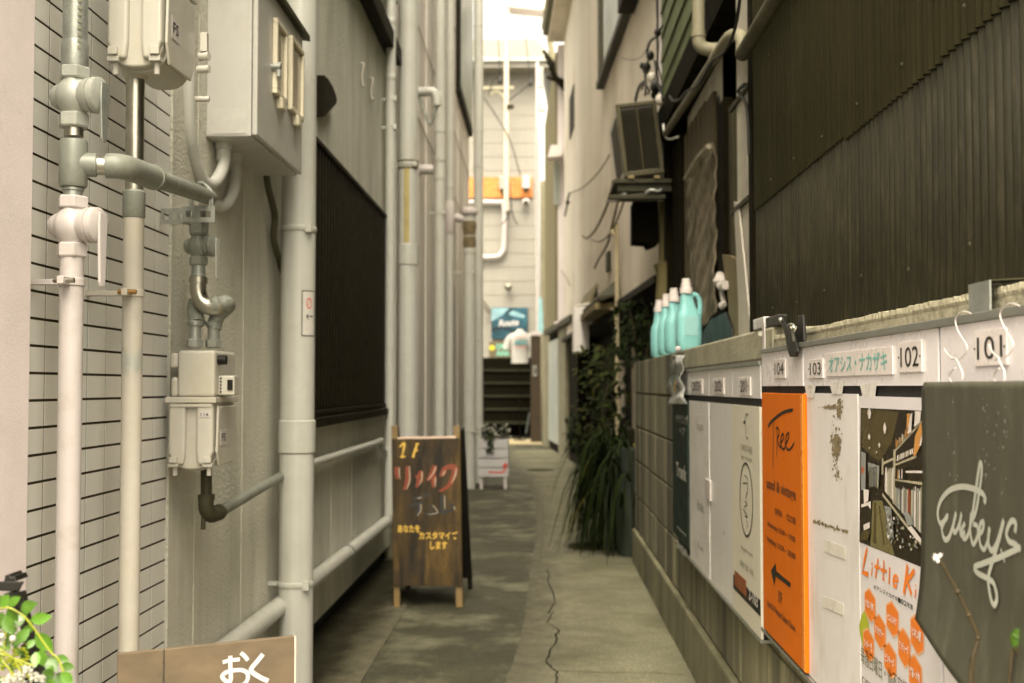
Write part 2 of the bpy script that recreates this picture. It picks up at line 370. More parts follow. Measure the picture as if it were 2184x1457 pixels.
# moss and damp stain by the wall foot, cracks and joints in the slab
def dec(poly, z): return [onZ(x, y, z) for x, y in poly]
g.mat(1)
def ragged(c0, n=26, a=.35, b=.16, seed=1):
    rd = random.Random(seed); c = onZ(*c0, .0055)
    return [Vector((c.x+b*math.cos(t)*(1+rd.uniform(-.3, .3)), c.y+a*math.sin(t)*(1+rd.uniform(-.25, .25)), .0055)) for t in [2*math.pi*i/n for i in range(n)]]
def ribbon(poly, wpx, z):
    P = [onZ(x, y, z) for x, y in poly]; rd = random.Random(5); A = []; B = []
    for i, p in enumerate(P):
        t = (P[min(i+1, len(P)-1)]-P[max(i-1, 0)]).normalized(); n_ = Vector((t.y, -t.x, 0)); w_ = wpx*rd.uniform(.5, 1.3)
        A.append(p+n_*w_); B.append(p-n_*w_)
    n = len(P); g.add(A+B, [(i, i+1, n+i+1, n+i) for i in range(n-1)])
def jag(pts, k=4, amp=5, seed=2):
    rd = random.Random(seed); o = []
    for i in range(len(pts)-1):
        for j in range(k):
            t = j/k; o.append((pts[i][0]*(1-t)+pts[i+1][0]*t+rd.uniform(-amp, amp)*(j > 0), pts[i][1]*(1-t)+pts[i+1][1]*t))
    return o+[pts[-1]]
g.mat(2)
ribbon(jag([(1166, 1215), (1173, 1250), (1184, 1285), (1168, 1308), (1180, 1305), (1166, 1328), (1190, 1342)], 3, 3), .0028, .007)
ribbon(jag([(1190, 1342), (1188, 1362), (1172, 1390), (1166, 1412), (1174, 1424), (1190, 1432), (1187, 1460), (1196, 1500)], 4, 4), .0038, .007)
g.mat(3)
ribbon(jag([(1190, 1262), (1260, 1258), (1330, 1252), (1370, 1255)], 4, 3, 3), .003, .007)
ribbon(jag([(1192, 1344), (1290, 1345), (1360, 1350), (1410, 1352)], 4, 3, 4), .002, .007)
ribbon(jag([(1190, 1430), (1290, 1434), (1400, 1434), (1462, 1440)], 4, 3, 6), .0025, .007)
ribbon(jag([(1150, 1205), (1160, 1130), (1158, 1080), (1130, 1030)], 5, 3, 8), .004, .007)
nv_ = len(g.v)
po_ = g.build('path', [conc, mossm, crackm, jointm])
at_ = po_.data.attributes.new('wear_shade', 'FLOAT', 'POINT'); at_.data.foreach_set('value', WEAR+[1.0]*(nv_-len(WEAR)))
tag(po_, 'pale cracked concrete strip along the block wall', None, kind='structure')
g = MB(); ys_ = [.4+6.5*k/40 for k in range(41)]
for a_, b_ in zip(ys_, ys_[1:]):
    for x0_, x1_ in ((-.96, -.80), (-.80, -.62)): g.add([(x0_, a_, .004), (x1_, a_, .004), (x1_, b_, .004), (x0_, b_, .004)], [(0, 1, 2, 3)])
gu_ = g.build('gutter', M('gutter_dirt_shade', (.045, .04, .025), .95, var=.3, scale=6, bump=.5, bscale=90, spec=.15, edge=(.105, .098, .066)))  # ground dirt plus wall-foot shade painted as one dark strip, fading outward
gu_.data.attributes.new('wear_shade', 'FLOAT', 'POINT').data.foreach_set('value', ([1.0]*4+[1.0, .0, .0, 1.0])*40)
tag(gu_, 'dark dirty gutter strip with painted shade at the foot of the stucco wall', None, kind='structure')
g = MB(); a = onZ(1082, 948, .006); b = onZ(1160, 948, .006)
g.add([(a.x-.4, a.y, .006), (b.x, b.y, .006), (b.x-.1, 22.9, .006), (a.x-.4, 22.9, .006)], [(0, 1, 2, 3)])
tag(g.build('doorstep_mat', M('beige_mat', (.36, .29, .17), .9)), 'beige mat on the ground in front of the dark stairs', 'mat')
for (x, y, r, lab) in ((1152, 1003, .165, 'dark round manhole cover farther down the alley, near the white planter'), (1262, 1166, .16, 'dark round manhole cover in the concrete beside the drooping grass')):
    c = onZ(x, y, .004); t = thing('manhole_cover', lab, 'manhole cover', (c.x, c.y, 0), 'manhole covers in the alley')
    MB().lathe(c, (0, 0, 1), [(0, r), (.006, r)], 28, False).build('rim', dkgr, t)
    m = MB(); m.lathe(c+Vector((0, 0, .006)), (0, 0, 1), [(0, r*.92), (.003, r*.92)], 28, False)
    for i in range(-3, 4): m.box(c.x+i*.04-.006, c.x+i*.04+.006, c.y-r*.5, c.y+r*.5, .0125, .0145)
    m.build('cover', M('manhole_iron', (.09, .08, .05), .9, spec=.1, var=.3, scale=20), t)

# ================================================================== LEFT: tiled building with pillar
XT = -.90
t = thing('tiled_building', 'pale tiled wall with dark joints beside a pinkish rendered pillar', 'building', (-1.9, 2.3, 0))
MB().box(-3, -.843, .75, 1.925, 0, 6).build('pillar', stucp, t, bevel=.012)
MB().box(-3, XT-.0011, 1.93, 2.808, 0, 6).build('wall', grout, t)
m = MB()
zk = .9956-.0487*20
for r_ in range(0, 106):
    z0 = zk+r_*.0487
    for c_ in range(9):
        y0 = 2.007-.1+.1*c_; y0 = max(y0, 1.93); y1 = 2.007+.1*c_; 
        if y1 > 2.808: y1 = 2.806
        m.box(XT-.003, XT+random.uniform(-.0001, .0001), y0+.0024, y1-.0024, z0+.0025, z0+.0487-.0025)
m.build('tiles', tile, t)

# ------------------------------------------------------------------ stucco building
XS = -.895
t = thing('stucco_building', 'grey stucco house wall with a dark slatted window shutter', 'building', (-1.9, 4.9, 0))
m = MB(); m.box(-3, XS, 2.812, 6.98, .085, 7); ws = m.build('wall', stuc, t)
MB().box(-3, XS-.05, 2.812, 6.98, 0, .084).build('foundation', found, t)
for y_ in (3.02, 3.5, 5.0, 5.55): MB().box(XS, XS+.0015, y_, y_+.004, .1, .82 if y_ > 4.3 else 2.0).build('joint_strip', M('stucco_joint', (.62, .60, .48), .8), t)
sh = MB(); y0s, y1s, z0s, z1s = 4.42, 6.66, .93, 1.965
fr = MB(); fr.box(XS, XS+.035, y0s, y1s, z1s, z1s+.02); fr.box(XS, XS+.035, y0s, y1s, z0s-.02, z0s); fr.box(XS, XS+.035, y1s, y1s+.02, z0s-.02, z1s+.02); fr.box(XS, XS+.035, y0s-.02, y0s, z0s-.02, z1s+.02)
sh.box(XS, XS+.006, y0s, y1s, z0s, z1s)
y_ = y0s+.01
while y_ < y1s-.04:
    sh.box(XS+.006, XS+.026, y_, y_+.038, z0s+.003, z1s-.003); y_ += .066
so_ = sh.build('window_shutter', bronze, t, bevel=.003, seg=1); fr.build('shutter_frame', bronze, so_, bevel=.003)
MB().box(XS, XS+.05, y0s, y1s-.1, .865, .902).build('window_sill', bronze, t, bevel=.004)
MB().box(XS, XS+.07, 3.2, 6.9, 2.93, 3.03).build('ledge', bronze, t, bevel=.006)
m = MB(); m.box(XS, XS+.05, 3.2, 6.9, 3.3, 3.312); m.build('drip_rail', alum, t)
# dark round vent hood on the wall
c = onX(690, 212, XS)
m = MB(); m.prism([onX(x, y, XS) for x, y in ((674, 160), (683, 168), (692, 183), (699, 200), (702, 214), (700, 222), (674, 250))], (.035, 0, 0))
m.build('vent_hood', bronze, t, bevel=.004)
for (x, y) in ((768, 160), (788, 190)):
    q = onX(x, y, XS); a_ = MB()
    a_.tube([q+Vector(d) for d in ((0, 0, .055), (.012, .005, .06), (.018, 0, .045), (.012, 0, .01), (.010, 0, -.03), (.016, 0, -.055), (.022, 0, -.045))], .0055, 8, 4)
    a_.build('wall_hook', offwh, t)

# ------------------------------------------------------------------ second building on the left (pale siding)
t = thing('siding_building', 'tall pale siding building behind the row of downpipes', 'building', (-2, 10.6, 0))
X2 = -.87
MB().box(-4, X2, 7.04, 14.2, .25, 9).build('wall', sid, t)
MB().box(-4, X2+.03, 7.04, 14.2, 0, .248).build('foundation', concp, t)
MB().box(-3, -.93, 6.98, 7.04, 0, 6.5).build('gap_shade_slab', bronze, t)  # dark slab put in for the shade of the gap between the buildings
m = MB()
for y_ in (7.6, 8.2, 8.8, 9.4, 10.2, 11.2, 12.2, 13.2): m.box(X2, X2+.008, y_, y_+.012, .25, 9)
m.build('vertical_batten', sid, t)
m = MB()
for z_ in (2.9, 3.55, 4.6, 5.7): m.box(X2+.009, X2+.012, 7.06, 14.2, z_, z_+.012)
m.build('horizontal_joint', M('dark_siding_joint', (.22, .2, .14), .8), t)  # thin dark strips draw the horizontal siding joints
q = onX(973, 60, X2); q2 = onX(990, 200, X2)
wn = MB(); wn.box(X2, X2+.05, 11.9, 14.1, 4.05, 6.6); wo = wn.build('window', bronze, t)
MB().box(X2+.05, X2+.056, 11.98, 14.02, 4.12, 6.5).build('pane', glass, wo)
MB().box(X2, X2+.02, 10.9, 11.5, .3, 2.0).build('door', bronze, t)

# ------------------------------------------------------------------ gas pipes and meters
def collar(m, c, r, h, n=20): return m.lathe(Vector(c)-Vector((0, 0, h/2)), (0, 0, 1), [(0, r*.92), (h*.15, r), (h*.85, r), (h, r*.92)], n)
def hexnut(m, c, r, h): return m.lathe(Vector(c)-Vector((0, 0, h/2)), (0, 0, 1), [(0, r*.9), (h*.12, r), (h*.88, r), (h, r*.9)], 6, False)
def valve(par, c, r, mat_, lever, levmat=None, up=1):
    """ball valve: hex ends, bulged body, side cap pointing at the alley, lever hanging down"""
    c = Vector(c); v = MB()
    hexnut(v, c+Vector((0, 0, r*1.75)), r*1.15, r*.95); hexnut(v, c-Vector((0, 0, r*1.85)), r*1.15, r*1.1)
    v.lathe(c-Vector((0, 0, r*1.4)), (0, 0, 1), [(0, r*.82), (r*.35, r*1.0), (r*.8, r*1.3), (r*1.4, r*1.42), (r*2.0, r*1.3), (r*2.45, r*.95), (r*2.8, r*.8)], 20)
    ax = Vector((.97, -.20, 0)).normalized()
    v.lathe(c-ax*r*1.75, ax, [(0, r*.5), (r*.12, r*.78), (r*.5, r*.98), (r*1.6, r*1.05)], 18)
    v.lathe(c, ax, [(0, r*1.1), (r*.9, r*1.12), (r*1.3, r*1.32), (r*1.62, r*1.36), (r*1.66, r*1.22), (r*1.72, r*1.22), (r*1.78, r*1.36), (r*2.2, r*1.34), (r*2.35, r*1.1)], 24)
    o = v.build('valve', mat_, par)
    l_ = MB(); q = c+ax*r*2.4; side = Vector((-ax.y, ax.x, 0))
    L = lever
    pts = [(-.45, .9), (.45, .9), (.5, -.2), (.33, -L+.3), (.2, -L), (-.2, -L), (-.33, -L+.3), (-.5, -.2)]
    l_.prism([q+side*a*r+Vector((0, 0, b*r)) for a, b in pts], ax*r*.22)
    l_.build('lever', levmat or mat_, o, bevel=r*.05)
    return o
def ring_clamp(par, c, r, mat_, wallx, h=.014, bolt=steel, name='pipe_clamp'):
    k = MB(); c = Vector(c); k.lathe(c-Vector((0, 0, h/2)), (0, 0, 1), [(0, r+.0025), (h, r+.0025)], 24)
    k.box(c.x-.006, c.x+.006, c.y-r-.03, c.y-r+.002, c.z-h/2, c.z+h/2); k.box(wallx, c.x-r, c.y-.008, c.y+.008, c.z-h/2+.002, c.z+h/2-.002)
    k.box(c.x-.006, c.x+.006, c.y+r-.002, c.y+r+.014, c.z-h/2, c.z+h/2)
    o = k.build(name, mat_, par, bevel=.001, seg=1)
    MB().cyl(c+Vector((-.016, -r-.018, 0)), c+Vector((.02, -r-.018, 0)), .005, 8).build('bolt', bolt, o)
    return o

# pipe 1 --------------------------------------------------
Y1 = 2.04; p1 = onY(147, 1000, Y1); X1 = p1.x; r1 = .0205
def z1(y): return onY(150, y, Y1).z
t = thing('gas_pipe', 'leftmost white gas pipe with two ball valves and a grey tee above it', 'gas pipe', (X1, Y1, 0), 'gas pipes on the tiled wall')
P = lambda y: Vector((X1, Y1, z1(y)))
MB().cyl(Vector((X1, Y1, 0)), P(520), r1, 24).build('lower_pipe', white, t)
valve(t, P(482), .0235, white, 4.6)
m = MB(); m.cyl(P(432), P(398), .0165, 20); collar(m, P(404), .019, .006); m.build('nipple', galv, t)
m = MB(); m.lathe(P(400), (0, 0, 1), [(0, .022), (.004, .0245), (.080, .0245), (.084, .022)], 24)
ax = Vector((.95, .3, 0)).normalized(); tb = P(350)
m.lathe(tb, ax, [(0, .022), (.038, .0215), (.04, .0195)], 20)
m.build('tee', greyp, t)
e0 = tb+ax*.04; e1 = tb+ax*.055
m = MB(); m.cyl(e0, e1+ax*.005, .0175, 20); m.build('tee_nipple', steel, t)
br_end = Vector((-.80, 2.80, onY(430, 418, 2.78).z))
p2_ = tb+ax*.088+Vector((0, .0, 0)); p3_ = Vector((p2_.x+.006, 2.20, tb.z+.004))
m = MB(); m.tube([e1, e1+ax*.02, p2_+Vector((0, .02, 0)), p3_], .0225, 18, 5); m.lathe(p3_-Vector((0, .01, 0)), br_end-p3_, [(0, .0245), (.018, .0245)], 20); m.build('elbow', greyp, t)
m = MB(); m.cyl(p3_, br_end, .0185, 20); m.build('branch_pipe', greyp, t)
m = MB(); m.cyl(P(292), P(262), .0165, 20); m.build('upper_nipple', steel, t)
valve(t, P(206), .0235, castg, 3.6, galv)
m = MB(); m.cyl(P(150), Vector((X1, Y1, 3.6)), .0215, 24); collar(m, P(118), .0235, .05)
m.build('upper_pipe', galv, t)
m = MB()
for k in range(9):
    zz = P(112).z+.012*k; m.grid(lambda u, v, zz=zz, k=k: Vector((X1+.0243*math.sin(.55+.25*u), Y1-.0243*math.cos(.55+.25*u), zz+.006*v+.001*math.sin(k*3+u*9))), 3, 1)
m.build('stencil_lettering', grl, t)
ring_clamp(t, P(602), r1, white, XT)
# pipe 2 --------------------------------------------------
Y2 = 2.30; X2p = onY(280, 900, Y2).x; r2 = .0200
Q = lambda y: Vector((X2p, Y2, onY(280, y, Y2).z))
t = thing('gas_pipe', 'second white gas pipe with a scuffed grey patch and bright steel upper length', 'gas pipe', (X2p, Y2, 0), 'gas pipes on the tiled wall')
MB().cyl(Vector((X2p, Y2, 0)), Q(460), r2, 24).build('lower_pipe', offwh, t)
m = MB(); m.lathe(Q(466), (0, 0, 1), [(0, .0205), (.003, .022), (.052, .022), (.056, .019)], 24); m.build('coupling', greyp, t)
MB().cyl(Q(412), Q(120), .0178, 24).build('upper_pipe', steel, t)
m = MB(); rd = random.Random(4)
for k in range(26):
    a0 = -1.5+3.0*k/26; zt = Q(745+rd.uniform(-8, 18)).z; zb = Q(795+rd.uniform(-18, 10)).z
    m.grid(lambda u, v: Vector((X2p+(r2+.0006)*math.sin(a0+.118*u), Y2-(r2+.0006)*math.cos(a0+.118*u), zb+(zt-zb)*v)), 1, 1)
m.build('scuff_patch', castg, t)
ring_clamp(t, Q(626), r2, offwh, XT, bolt=M('rusty_bolt', (.35, .2, .06), .5, metal=.6))

def gas_meter(label, Y0, Y3, Xa, Xb, zt, zb, split):
    """bellows gas meter: Y0..Y3 length along the wall, Xa (wall side)..Xb (alley side); split is the flange height"""
    cx = (Xa+Xb)/2; w_ = Xb-Xa; hh = split-zb
    T = thing('gas_meter', label, 'gas meter', (cx, (Y0+Y3)/2, zb), 'cream gas meters')
    def U(xa, xb, top, bot, y0, dep, rc=.45):          # box with a rounded bottom
        r_ = (xb-xa)*rc; P = [(xa, top)]
        P += [(xa+r_-r_*math.cos(a), bot+r_-r_*math.sin(a)) for a in [math.pi/2*k/7 for k in range(8)]]
        P += [(xb-r_+r_*math.sin(a), bot+r_-r_*math.cos(a)) for a in [math.pi/2*k/7 for k in range(8)]]
        return [(x, y0, z) for x, z in P+[(xb, top)]], (0, dep, 0)
    m = MB(); m.prism(*U(Xa+.003, Xb-.003, split, zb+hh*.06, Y0+.012, Y3-Y0-.016, .42)); m.build('body', cream, T, bevel=.005, seg=3)
    m = MB(); m.prism(*U(Xa-.001, Xb+.002, split, zb+hh*.035, Y0+.034, .007, .42)); m.build('seam', cream, T, bevel=.002)
    for s0, s1, f_ in ((.0, .40, 0), (.60, 1, 1)):
        xa, xb = Xa+w_*s0+.002, Xa+w_*s1-.002; dx = xb-xa
        prof = [(xa, split), (xa, zb+hh*.30), (xa+dx*(.30 if not f_ else .1), zb+hh*.13), (xb-dx*(.1 if not f_ else .30), zb+hh*.13), (xb, zb+hh*.30), (xb, split)]
        MB().prism([(x, Y0, z) for x, z in prof], (0, .0335, 0)).build('lobe', cream, T, bevel=.006, seg=3)
    m = MB(); m.box(Xa-.006, Xb+.006, Y0-.005, Y3+.005, split-.004, split+.010); m.box(Xa+.004, Xb-.004, Y0-.003, Y3, split-.014, split-.006); m.build('flange', cream, T, bevel=.002)
    m = MB(); m.box(Xa+.022, Xb+.001, Y0+.001, Y3-.002, split+.0105, zt-.006); m.box(Xa+.004, Xa+.0215, Y0+.006, Y3-.004, split+.0105, split+(zt-split)*.45); m.box(Xa+.002, Xa+.0215, Y0+.004, Y3-.004, split+(zt-split)*.62, zt-.012)
    m.build('upper_body', cream, T, bevel=.007, seg=3)
    for k in (0, 1):                                   # little feet under the lobes
        x_ = Xa+w_*(.14 if k == 0 else .88)
        m = MB(); m.cyl((x_, Y0+.012, zb-.004), (x_, Y0+.012, zb+hh*.10), .0055, 10); m.box(x_-.012, x_+.010, Y0-.003, Y0+.02, zb+hh*.10, zb+hh*.15); m.build('foot', cream, T, bevel=.001)
    for x_ in (Xa+w_*.06, Xb-w_*.2): MB().box(x_, x_+.018, Y0-.008, Y0-.001, zb+hh*.16, zb+hh*.24).build('clip', cream, T, bevel=.001)
    m = MB(); m.prism([(Xb+.0005, Y0+.02, split-.012), (Xb+.0005, Y3-.012, split-.012), (Xb+.0005, Y3-.004, zb+hh*.32), (Xb+.0005, Y3-.03, zb+hh*.12), (Xb+.0005, Y0+.03, zb+hh*.10), (Xb+.0005, Y0+.012, zb+hh*.3)], (.006, 0, 0)); sp = m.build('side_cover', cream, T, bevel=.003)
    m = MB(); X_ = Xb+.0072
    m.box(X_, X_+.0006, Y0+.035, Y0+.085, split-hh*.62, split-hh*.40); lo = m.build('label', white, sp)
    m = MB(); put_text('FS', (X_+.0012, Y0+.042, split-hh*.56), (0, 1, 0), (0, 0, 1), .034, hh*.11, m, bold=.01); m.build('lettering', blk, lo)
    m = MB(); m.box(cx+w_*.2, cx+w_*.42, Y0-.0016, Y0-.0006, split-hh*.22, split-hh*.14); l2 = m.build('number_label', white, T)
    m = MB(); put_text('114', (cx+w_*.22, Y0-.0022, split-hh*.205), (1, 0, 0), (0, 0, 1), w_*.17, hh*.045, m, bold=.01); m.build('lettering', blk, l2)
    return T, cx
# meter 2 (whole, under the short riser)
Ym = 2.74; A = onY(358, 860, Ym); B = onY(456, 860, Ym); zt = onY(430, 742, Ym).z; zb = onY(430, 1012, Ym).z; zs = onY(430, 856, Ym).z
T2, cx2 = gas_meter('lower cream gas meter with a small display box, below the S-shaped grey pipe', Ym, Ym+.19, A.x, B.x, zt, zb, zs)
dy = Ym+.03
m = MB(); a = onY(468, 768, dy); m.cyl((B.x-.004, dy-.0, a.z), (B.x+.021, dy, a.z), .0115, 16); m.build('dark_knob', blackp, T2)
m = MB(); zz0, zz1 = onY(490, 843, dy).z, onY(490, 801, dy).z
m.box(B.x+.0015, B.x+.040, dy, dy+.045, zz0, zz1); db = m.build('display_box', cream, T2, bevel=.003)
m = MB(); m.box(B.x+.024, B.x+.037, dy-.0025, dy-.0005, zz0+.012, zz1-.010); m.build('display', blackp, db)
m = MB()
for k in range(5): m.box(B.x+.006, B.x+.010, dy-.002, dy-.0005, zz0+.006+.008*k, zz0+.010+.008*k)
m.build('vent_slot', blackp, db)
# meter 1 (upper, its top above the frame)
Yn = 2.22; A1 = onY(226, 60, Yn); B1 = onY(346, 60, Yn); zb1 = onY(300, 152, Yn).z
T1, cx1 = gas_meter('upper cream gas meter at the top left, between the galvanised pipe and the cabinet', Yn, Yn+.20, A1.x, B1.x, zb1+.33, zb1, zb1+.20)
m = MB(); m.lathe((X2p, Y2, zb1+.005), (0, 0, 1), [(0, .021), (.03, .034), (.05, .036)], 20); m.build('outlet_collar', cream, T1)
m = MB(); m.box(B1.x+.012, B1.x+.026, Yn+.21, Yn+.225, zb1+.10, zb1+.14); m.cyl((B1.x+.008, Yn+.22, zb1+.09), (B1.x+.03, Yn+.215, zb1+.09), .009, 12); m.cyl((B1.x+.008, Yn+.21, zb1+.06), (B1.x+.034, Yn+.205, zb1+.06), .008, 12); m.cyl((B1.x+.0, Yn+.22, zb1+.0), (B1.x+.03, Yn+.22, zb1+.0), .006, 12)
m.build('bracket_bolt', cream, T1)
# riser 3 (valve + S bend into meter 2)
Y3 = 2.80; X3 = onY(423, 600, Y3).x
Z = lambda y: onY(423, y, Y3).z
V = lambda y, dx=0, dy_=0: Vector((X3+dx, Y3+dy_, Z(y)))
t = thing('meter_riser', 'short grey riser with ball valve and S bend above the lower gas meter', 'gas pipe', V(740), None)
valve(t, V(525), .0195, greyp, 4.2, castg)
m = MB(); m.cyl(V(480), V(440), .017, 18); hexnut(m, V(485), .024, .03); m.build('upper_nipple', galv, t)
m = MB(); m.cyl(V(596), V(566), .0165, 18); collar(m, V(588), .018, .006); m.build('lower_nipple', galv, t)
m = MB(); m.lathe(V(604), (0, 0, 1), [(0, .022), (.014, .022)], 20)
m.tube([V(598), V(622), V(642, .008), V(655, .026), V(655, .045), V(648, .058)], .0195, 18, 5)
m.build('bend', steel, t)
m = MB(); m.lathe(V(652, .038), (1, .1, .25), [(0, .0225), (.007, .0235), (.014, .0225)], 20); m.tube([V(648, .052), V(646, .066), V(652, .064, .03), V(672, .038, .035), V(700, .030, .03)], .018, 16, 5)
m.tube([V(640, -.012, .035), V(660, -.016, .03), V(690, -.004, .01)], .020, 16, 4)
m.build('return_bend', greyp, t)
m = MB(); m.cyl(V(742, -.007), V(688, -.007), .0145, 18); hexnut(m, V(732, -.007), .020, .02); collar(m, V(690, -.007), .019, .012); m.build('inlet_stub', galv, t)
m = MB(); m.cyl(V(742, .03, .03), V(688, .03, .03), .0145, 18); hexnut(m, V(732, .03, .03), .020, .02); collar(m, V(690, .03, .03), .019, .012); m.build('outlet_stub', greyp, t)
# perforated bracket with U bolts
t = thing('pipe_bracket', 'perforated steel bracket with U bolts holding the grey branch pipe', 'bracket', onY(385, 470, 2.72))
yb = 2.70; a = onY(388, 440, yb); b = onY(458, 474, yb); m = MB()
# plate with real slots: built from strips round the holes
x0, x1, z0_, z1_ = a.x, b.x, b.z, a.z; ht = z1_-z0_
m.box(x0, x1, yb, yb+.003, z0_, z0_+ht*.3); m.box(x0, x1, yb, yb+.003, z0_+ht*.7, z1_)
for f0, f1 in ((0, .12), (.46, .54), (.88, 1)): m.box(x0+(x1-x0)*f0, x0+(x1-x0)*f1, yb, yb+.003, z0_+ht*.3, z0_+ht*.7)
m.box(x0, x0+.003, yb+.003, yb+.06, z0_, z1_)
m.build('face_plate', galv, t)
m = MB(); xw = XS; m.box(xw, x0-.001, yb+.03, yb+.033, z0_, z0_+ht*.28); m.box(xw, x0-.001, yb+.03, yb+.033, z0_+ht*.72, z1_)
for k in range(4): xx = xw+(x0-xw)*k/3.2; m.box(xx, xx+.008, yb+.03, yb+.033, z0_+ht*.28, z0_+ht*.72)
m.build('wall_arm', galv, t)
for dx in (.012, .032):
    c0 = Vector((-.80+.0, yb+.01+dx*1.2, 0)); zt_ = br_end.z
    MB().tube([(-.823, yb+.01+dx, z1_-.005), (-.822, yb+.01+dx, zt_), (-.812, yb+.01+dx, zt_+.017), (-.80, yb+.01+dx, zt_+.0225), (-.788, yb+.01+dx, zt_+.017), (-.778, yb+.01+dx, zt_), (-.777, yb+.01+dx, z1_-.005)], .003, 8, 4).build('u_bolt', galv, t)
# pipe from below meter 2 along the wall
Yo = 2.83; t0 = onY(440, 1010, Yo); t1 = onY(440, 1085, Yo)
t = thing('gas_feed_pipe', 'dark elbow below the lower meter and its thin pipe running along the wall', 'gas pipe', (t1.x, Yo, t1.z-.03))
MB().cyl(t0+Vector((0, 0, .02)), t1, .0135, 16).build('drop_pipe', dkgr, t)
m = MB(); m.tube([t1+Vector((0, 0, .03)), t1, t1+Vector((.006, .02, -.018)), t1+Vector((.012, .06, -.016))], .0185, 16, 5); m.lathe(t1+Vector((0, 0, .022)), (0, 0, 1), [(0, .020), (.012, .020)], 18)
m.lathe(t1+Vector((.012, .055, -.016)), (0, 1, .02), [(0, .020), (.016, .020)], 18); m.cyl(t1+Vector((-.006, 0, -.02)), t1+Vector((-.008, 0, -.05)), .006, 8); m.build('elbow', dkgr, t)
e_ = Vector((-.862, 4.05, t1.z+.006)); MB().cyl(t1+Vector((.012, .06, -.016)), e_, .0145, 16).build('near_run', greyp, t)
e2 = Vector((-.865, 6.28, onX(820, 938, -.865).z)); m = MB(); m.cyl(e_, e2, .016, 16); m.tube([e2, e2+Vector((0, .06, -.0)), e2+Vector((0, .12, -.05)), e2+Vector((0, .3, -.07))], .017, 12, 4); m.build('far_run', pvc, t)
# sloping drain pipe low on the wall
t = thing('drain_pipe', 'sloping grey drain pipe low on the stucco wall, running behind the big downpipe', 'drain pipe', (-.86, 4.6, .25))
a = onX(470, 1392, -.855); b = onX(832, 1106, -.855)
m = MB(); m.cyl(Vector((a.x, 2.95, a.z)), b, .030, 20); m.build('pipe', pvc, t)
m = MB()
for y_ in (3.9, 5.2): 
    f_ = (y_-a.y)/(b.y-a.y); c_ = a.lerp(b, f_); m.lathe(c_-Vector((0, .02, 0)), b-a, [(0, .033), (.03, .033)], 20); m.box(XS, c_.x, y_-.008, y_+.008, c_.z-.004, c_.z+.004)
m.build('strap', alum, t)
# electrical cabinet
Yc0, Yc1, Xc = 3.09, 3.68, onY(546, 150, 3.09).x; zc0 = onY(546, 291, 3.09).z; zc1 = 2.13
t = thing('electrical_cabinet', 'pale metal electrical cabinet with two small viewing windows and a sloping hood', 'cabinet', (-.82, 3.4, zc0))
MB().box(XS, Xc-.012, Yc0, Yc1, zc0, zc1).build('body', M('cabinet_paint', (.48, .46, .41), .4, var=.04, scale=3, streak=.05, dirt=(.3, .27, .18), damt=.2, dscale=5), t, bevel=.004)
dr = MB(); dr.box(Xc-.010, Xc+.004, Yc0+.001, Yc1-.001, zc0+.004, zc1); dro = dr.build('door', MATS['cabinet_paint'], t, bevel=.003)
for (xa, xb, ya, yb_) in ((581, 604, 52, 226), (614, 640, 92, 262)):
    X_ = Xc+.0045
    Ya = onX(xa, 140, X_).y; Yb = onX(xb, 180, X_).y; za = onX((xa+xb)/2, yb_, X_).z; zb_ = onX((xa+xb)/2, ya, X_).z; za += .0
    m = MB(); e = .014
    m.box(X_, X_+.014, Ya, Yb, zb_-e, zb_); m.box(X_, X_+.014, Ya, Yb, za+.02, za+.02+e); m.box(X_, X_+.014, Ya, Ya+e, za+.02+e, zb_-e); m.box(X_, X_+.014, Yb-e, Yb, za+.02+e, zb_-e)
    fo = m.build('window_frame', M('yellowed_frame', (.66, .60, .42), .45), dro, bevel=.002)
    m = MB(); m.box(X_+.001, X_+.005, Ya+e, Yb-e, za+.02+e, zb_-e); m.build('pane', M('brownish_pane', (.28, .23, .15), .15, coat=.3), dro)
    m = MB(); ym_ = (Ya+Yb)/2; m.prism([(X_, ym_-.025, za+.018), (X_, ym_+.025, za+.018), (X_, ym_+.018, za-.012), (X_, ym_-.018, za-.012)], (.02, 0, 0)); m.build('padlock_tab', MATS['yellowed_frame'], dro, bevel=.003)
q = onX(577, 143, Xc); m = MB(); m.cyl(q, q+Vector((.03, 0, 0)), .011, 12); m.box(q.x+.018, q.x+.03, q.y-.007, q.y+.007, q.z-.03, q.z+.012); m.build('latch', galv, dro, bevel=.002)
m = MB(); m.hexa([(XS, Yc0-.03, zc1+.03), (Xc+.02, Yc0-.03, zc1), (Xc+.02, Yc1+.04, zc1), (XS, Yc1+.04, zc1+.03)], [(XS, Yc0-.03, zc1+.05), (Xc+.02, Yc0-.03, zc1+.02), (Xc+.02, Yc1+.04, zc1+.02), (XS, Yc1+.04, zc1+.05)]); m.build('hood', dkgr, t, bevel=.002)
m = MB(); a = onY(450, 232, Yc0); b = onY(525, 285, Yc0); m.box(a.x, b.x, Yc0-.0015, Yc0-.0003, b.z, a.z); m.build('notice_label', M('faded_label', (.50, .48, .42), .4), t)
for (x_, y_, Y_) in ((477, 308, 3.17), (500, 322, 3.33)):
    q = onY(x_, y_, Y_); m = MB(); m.lathe((q.x, Y_, zc0-.05), (0, 0, 1), [(0, .019), (.012, .020), (.03, .020), (.032, .024), (.05, .024)], 16); m.build('cable_gland', pvc, t)
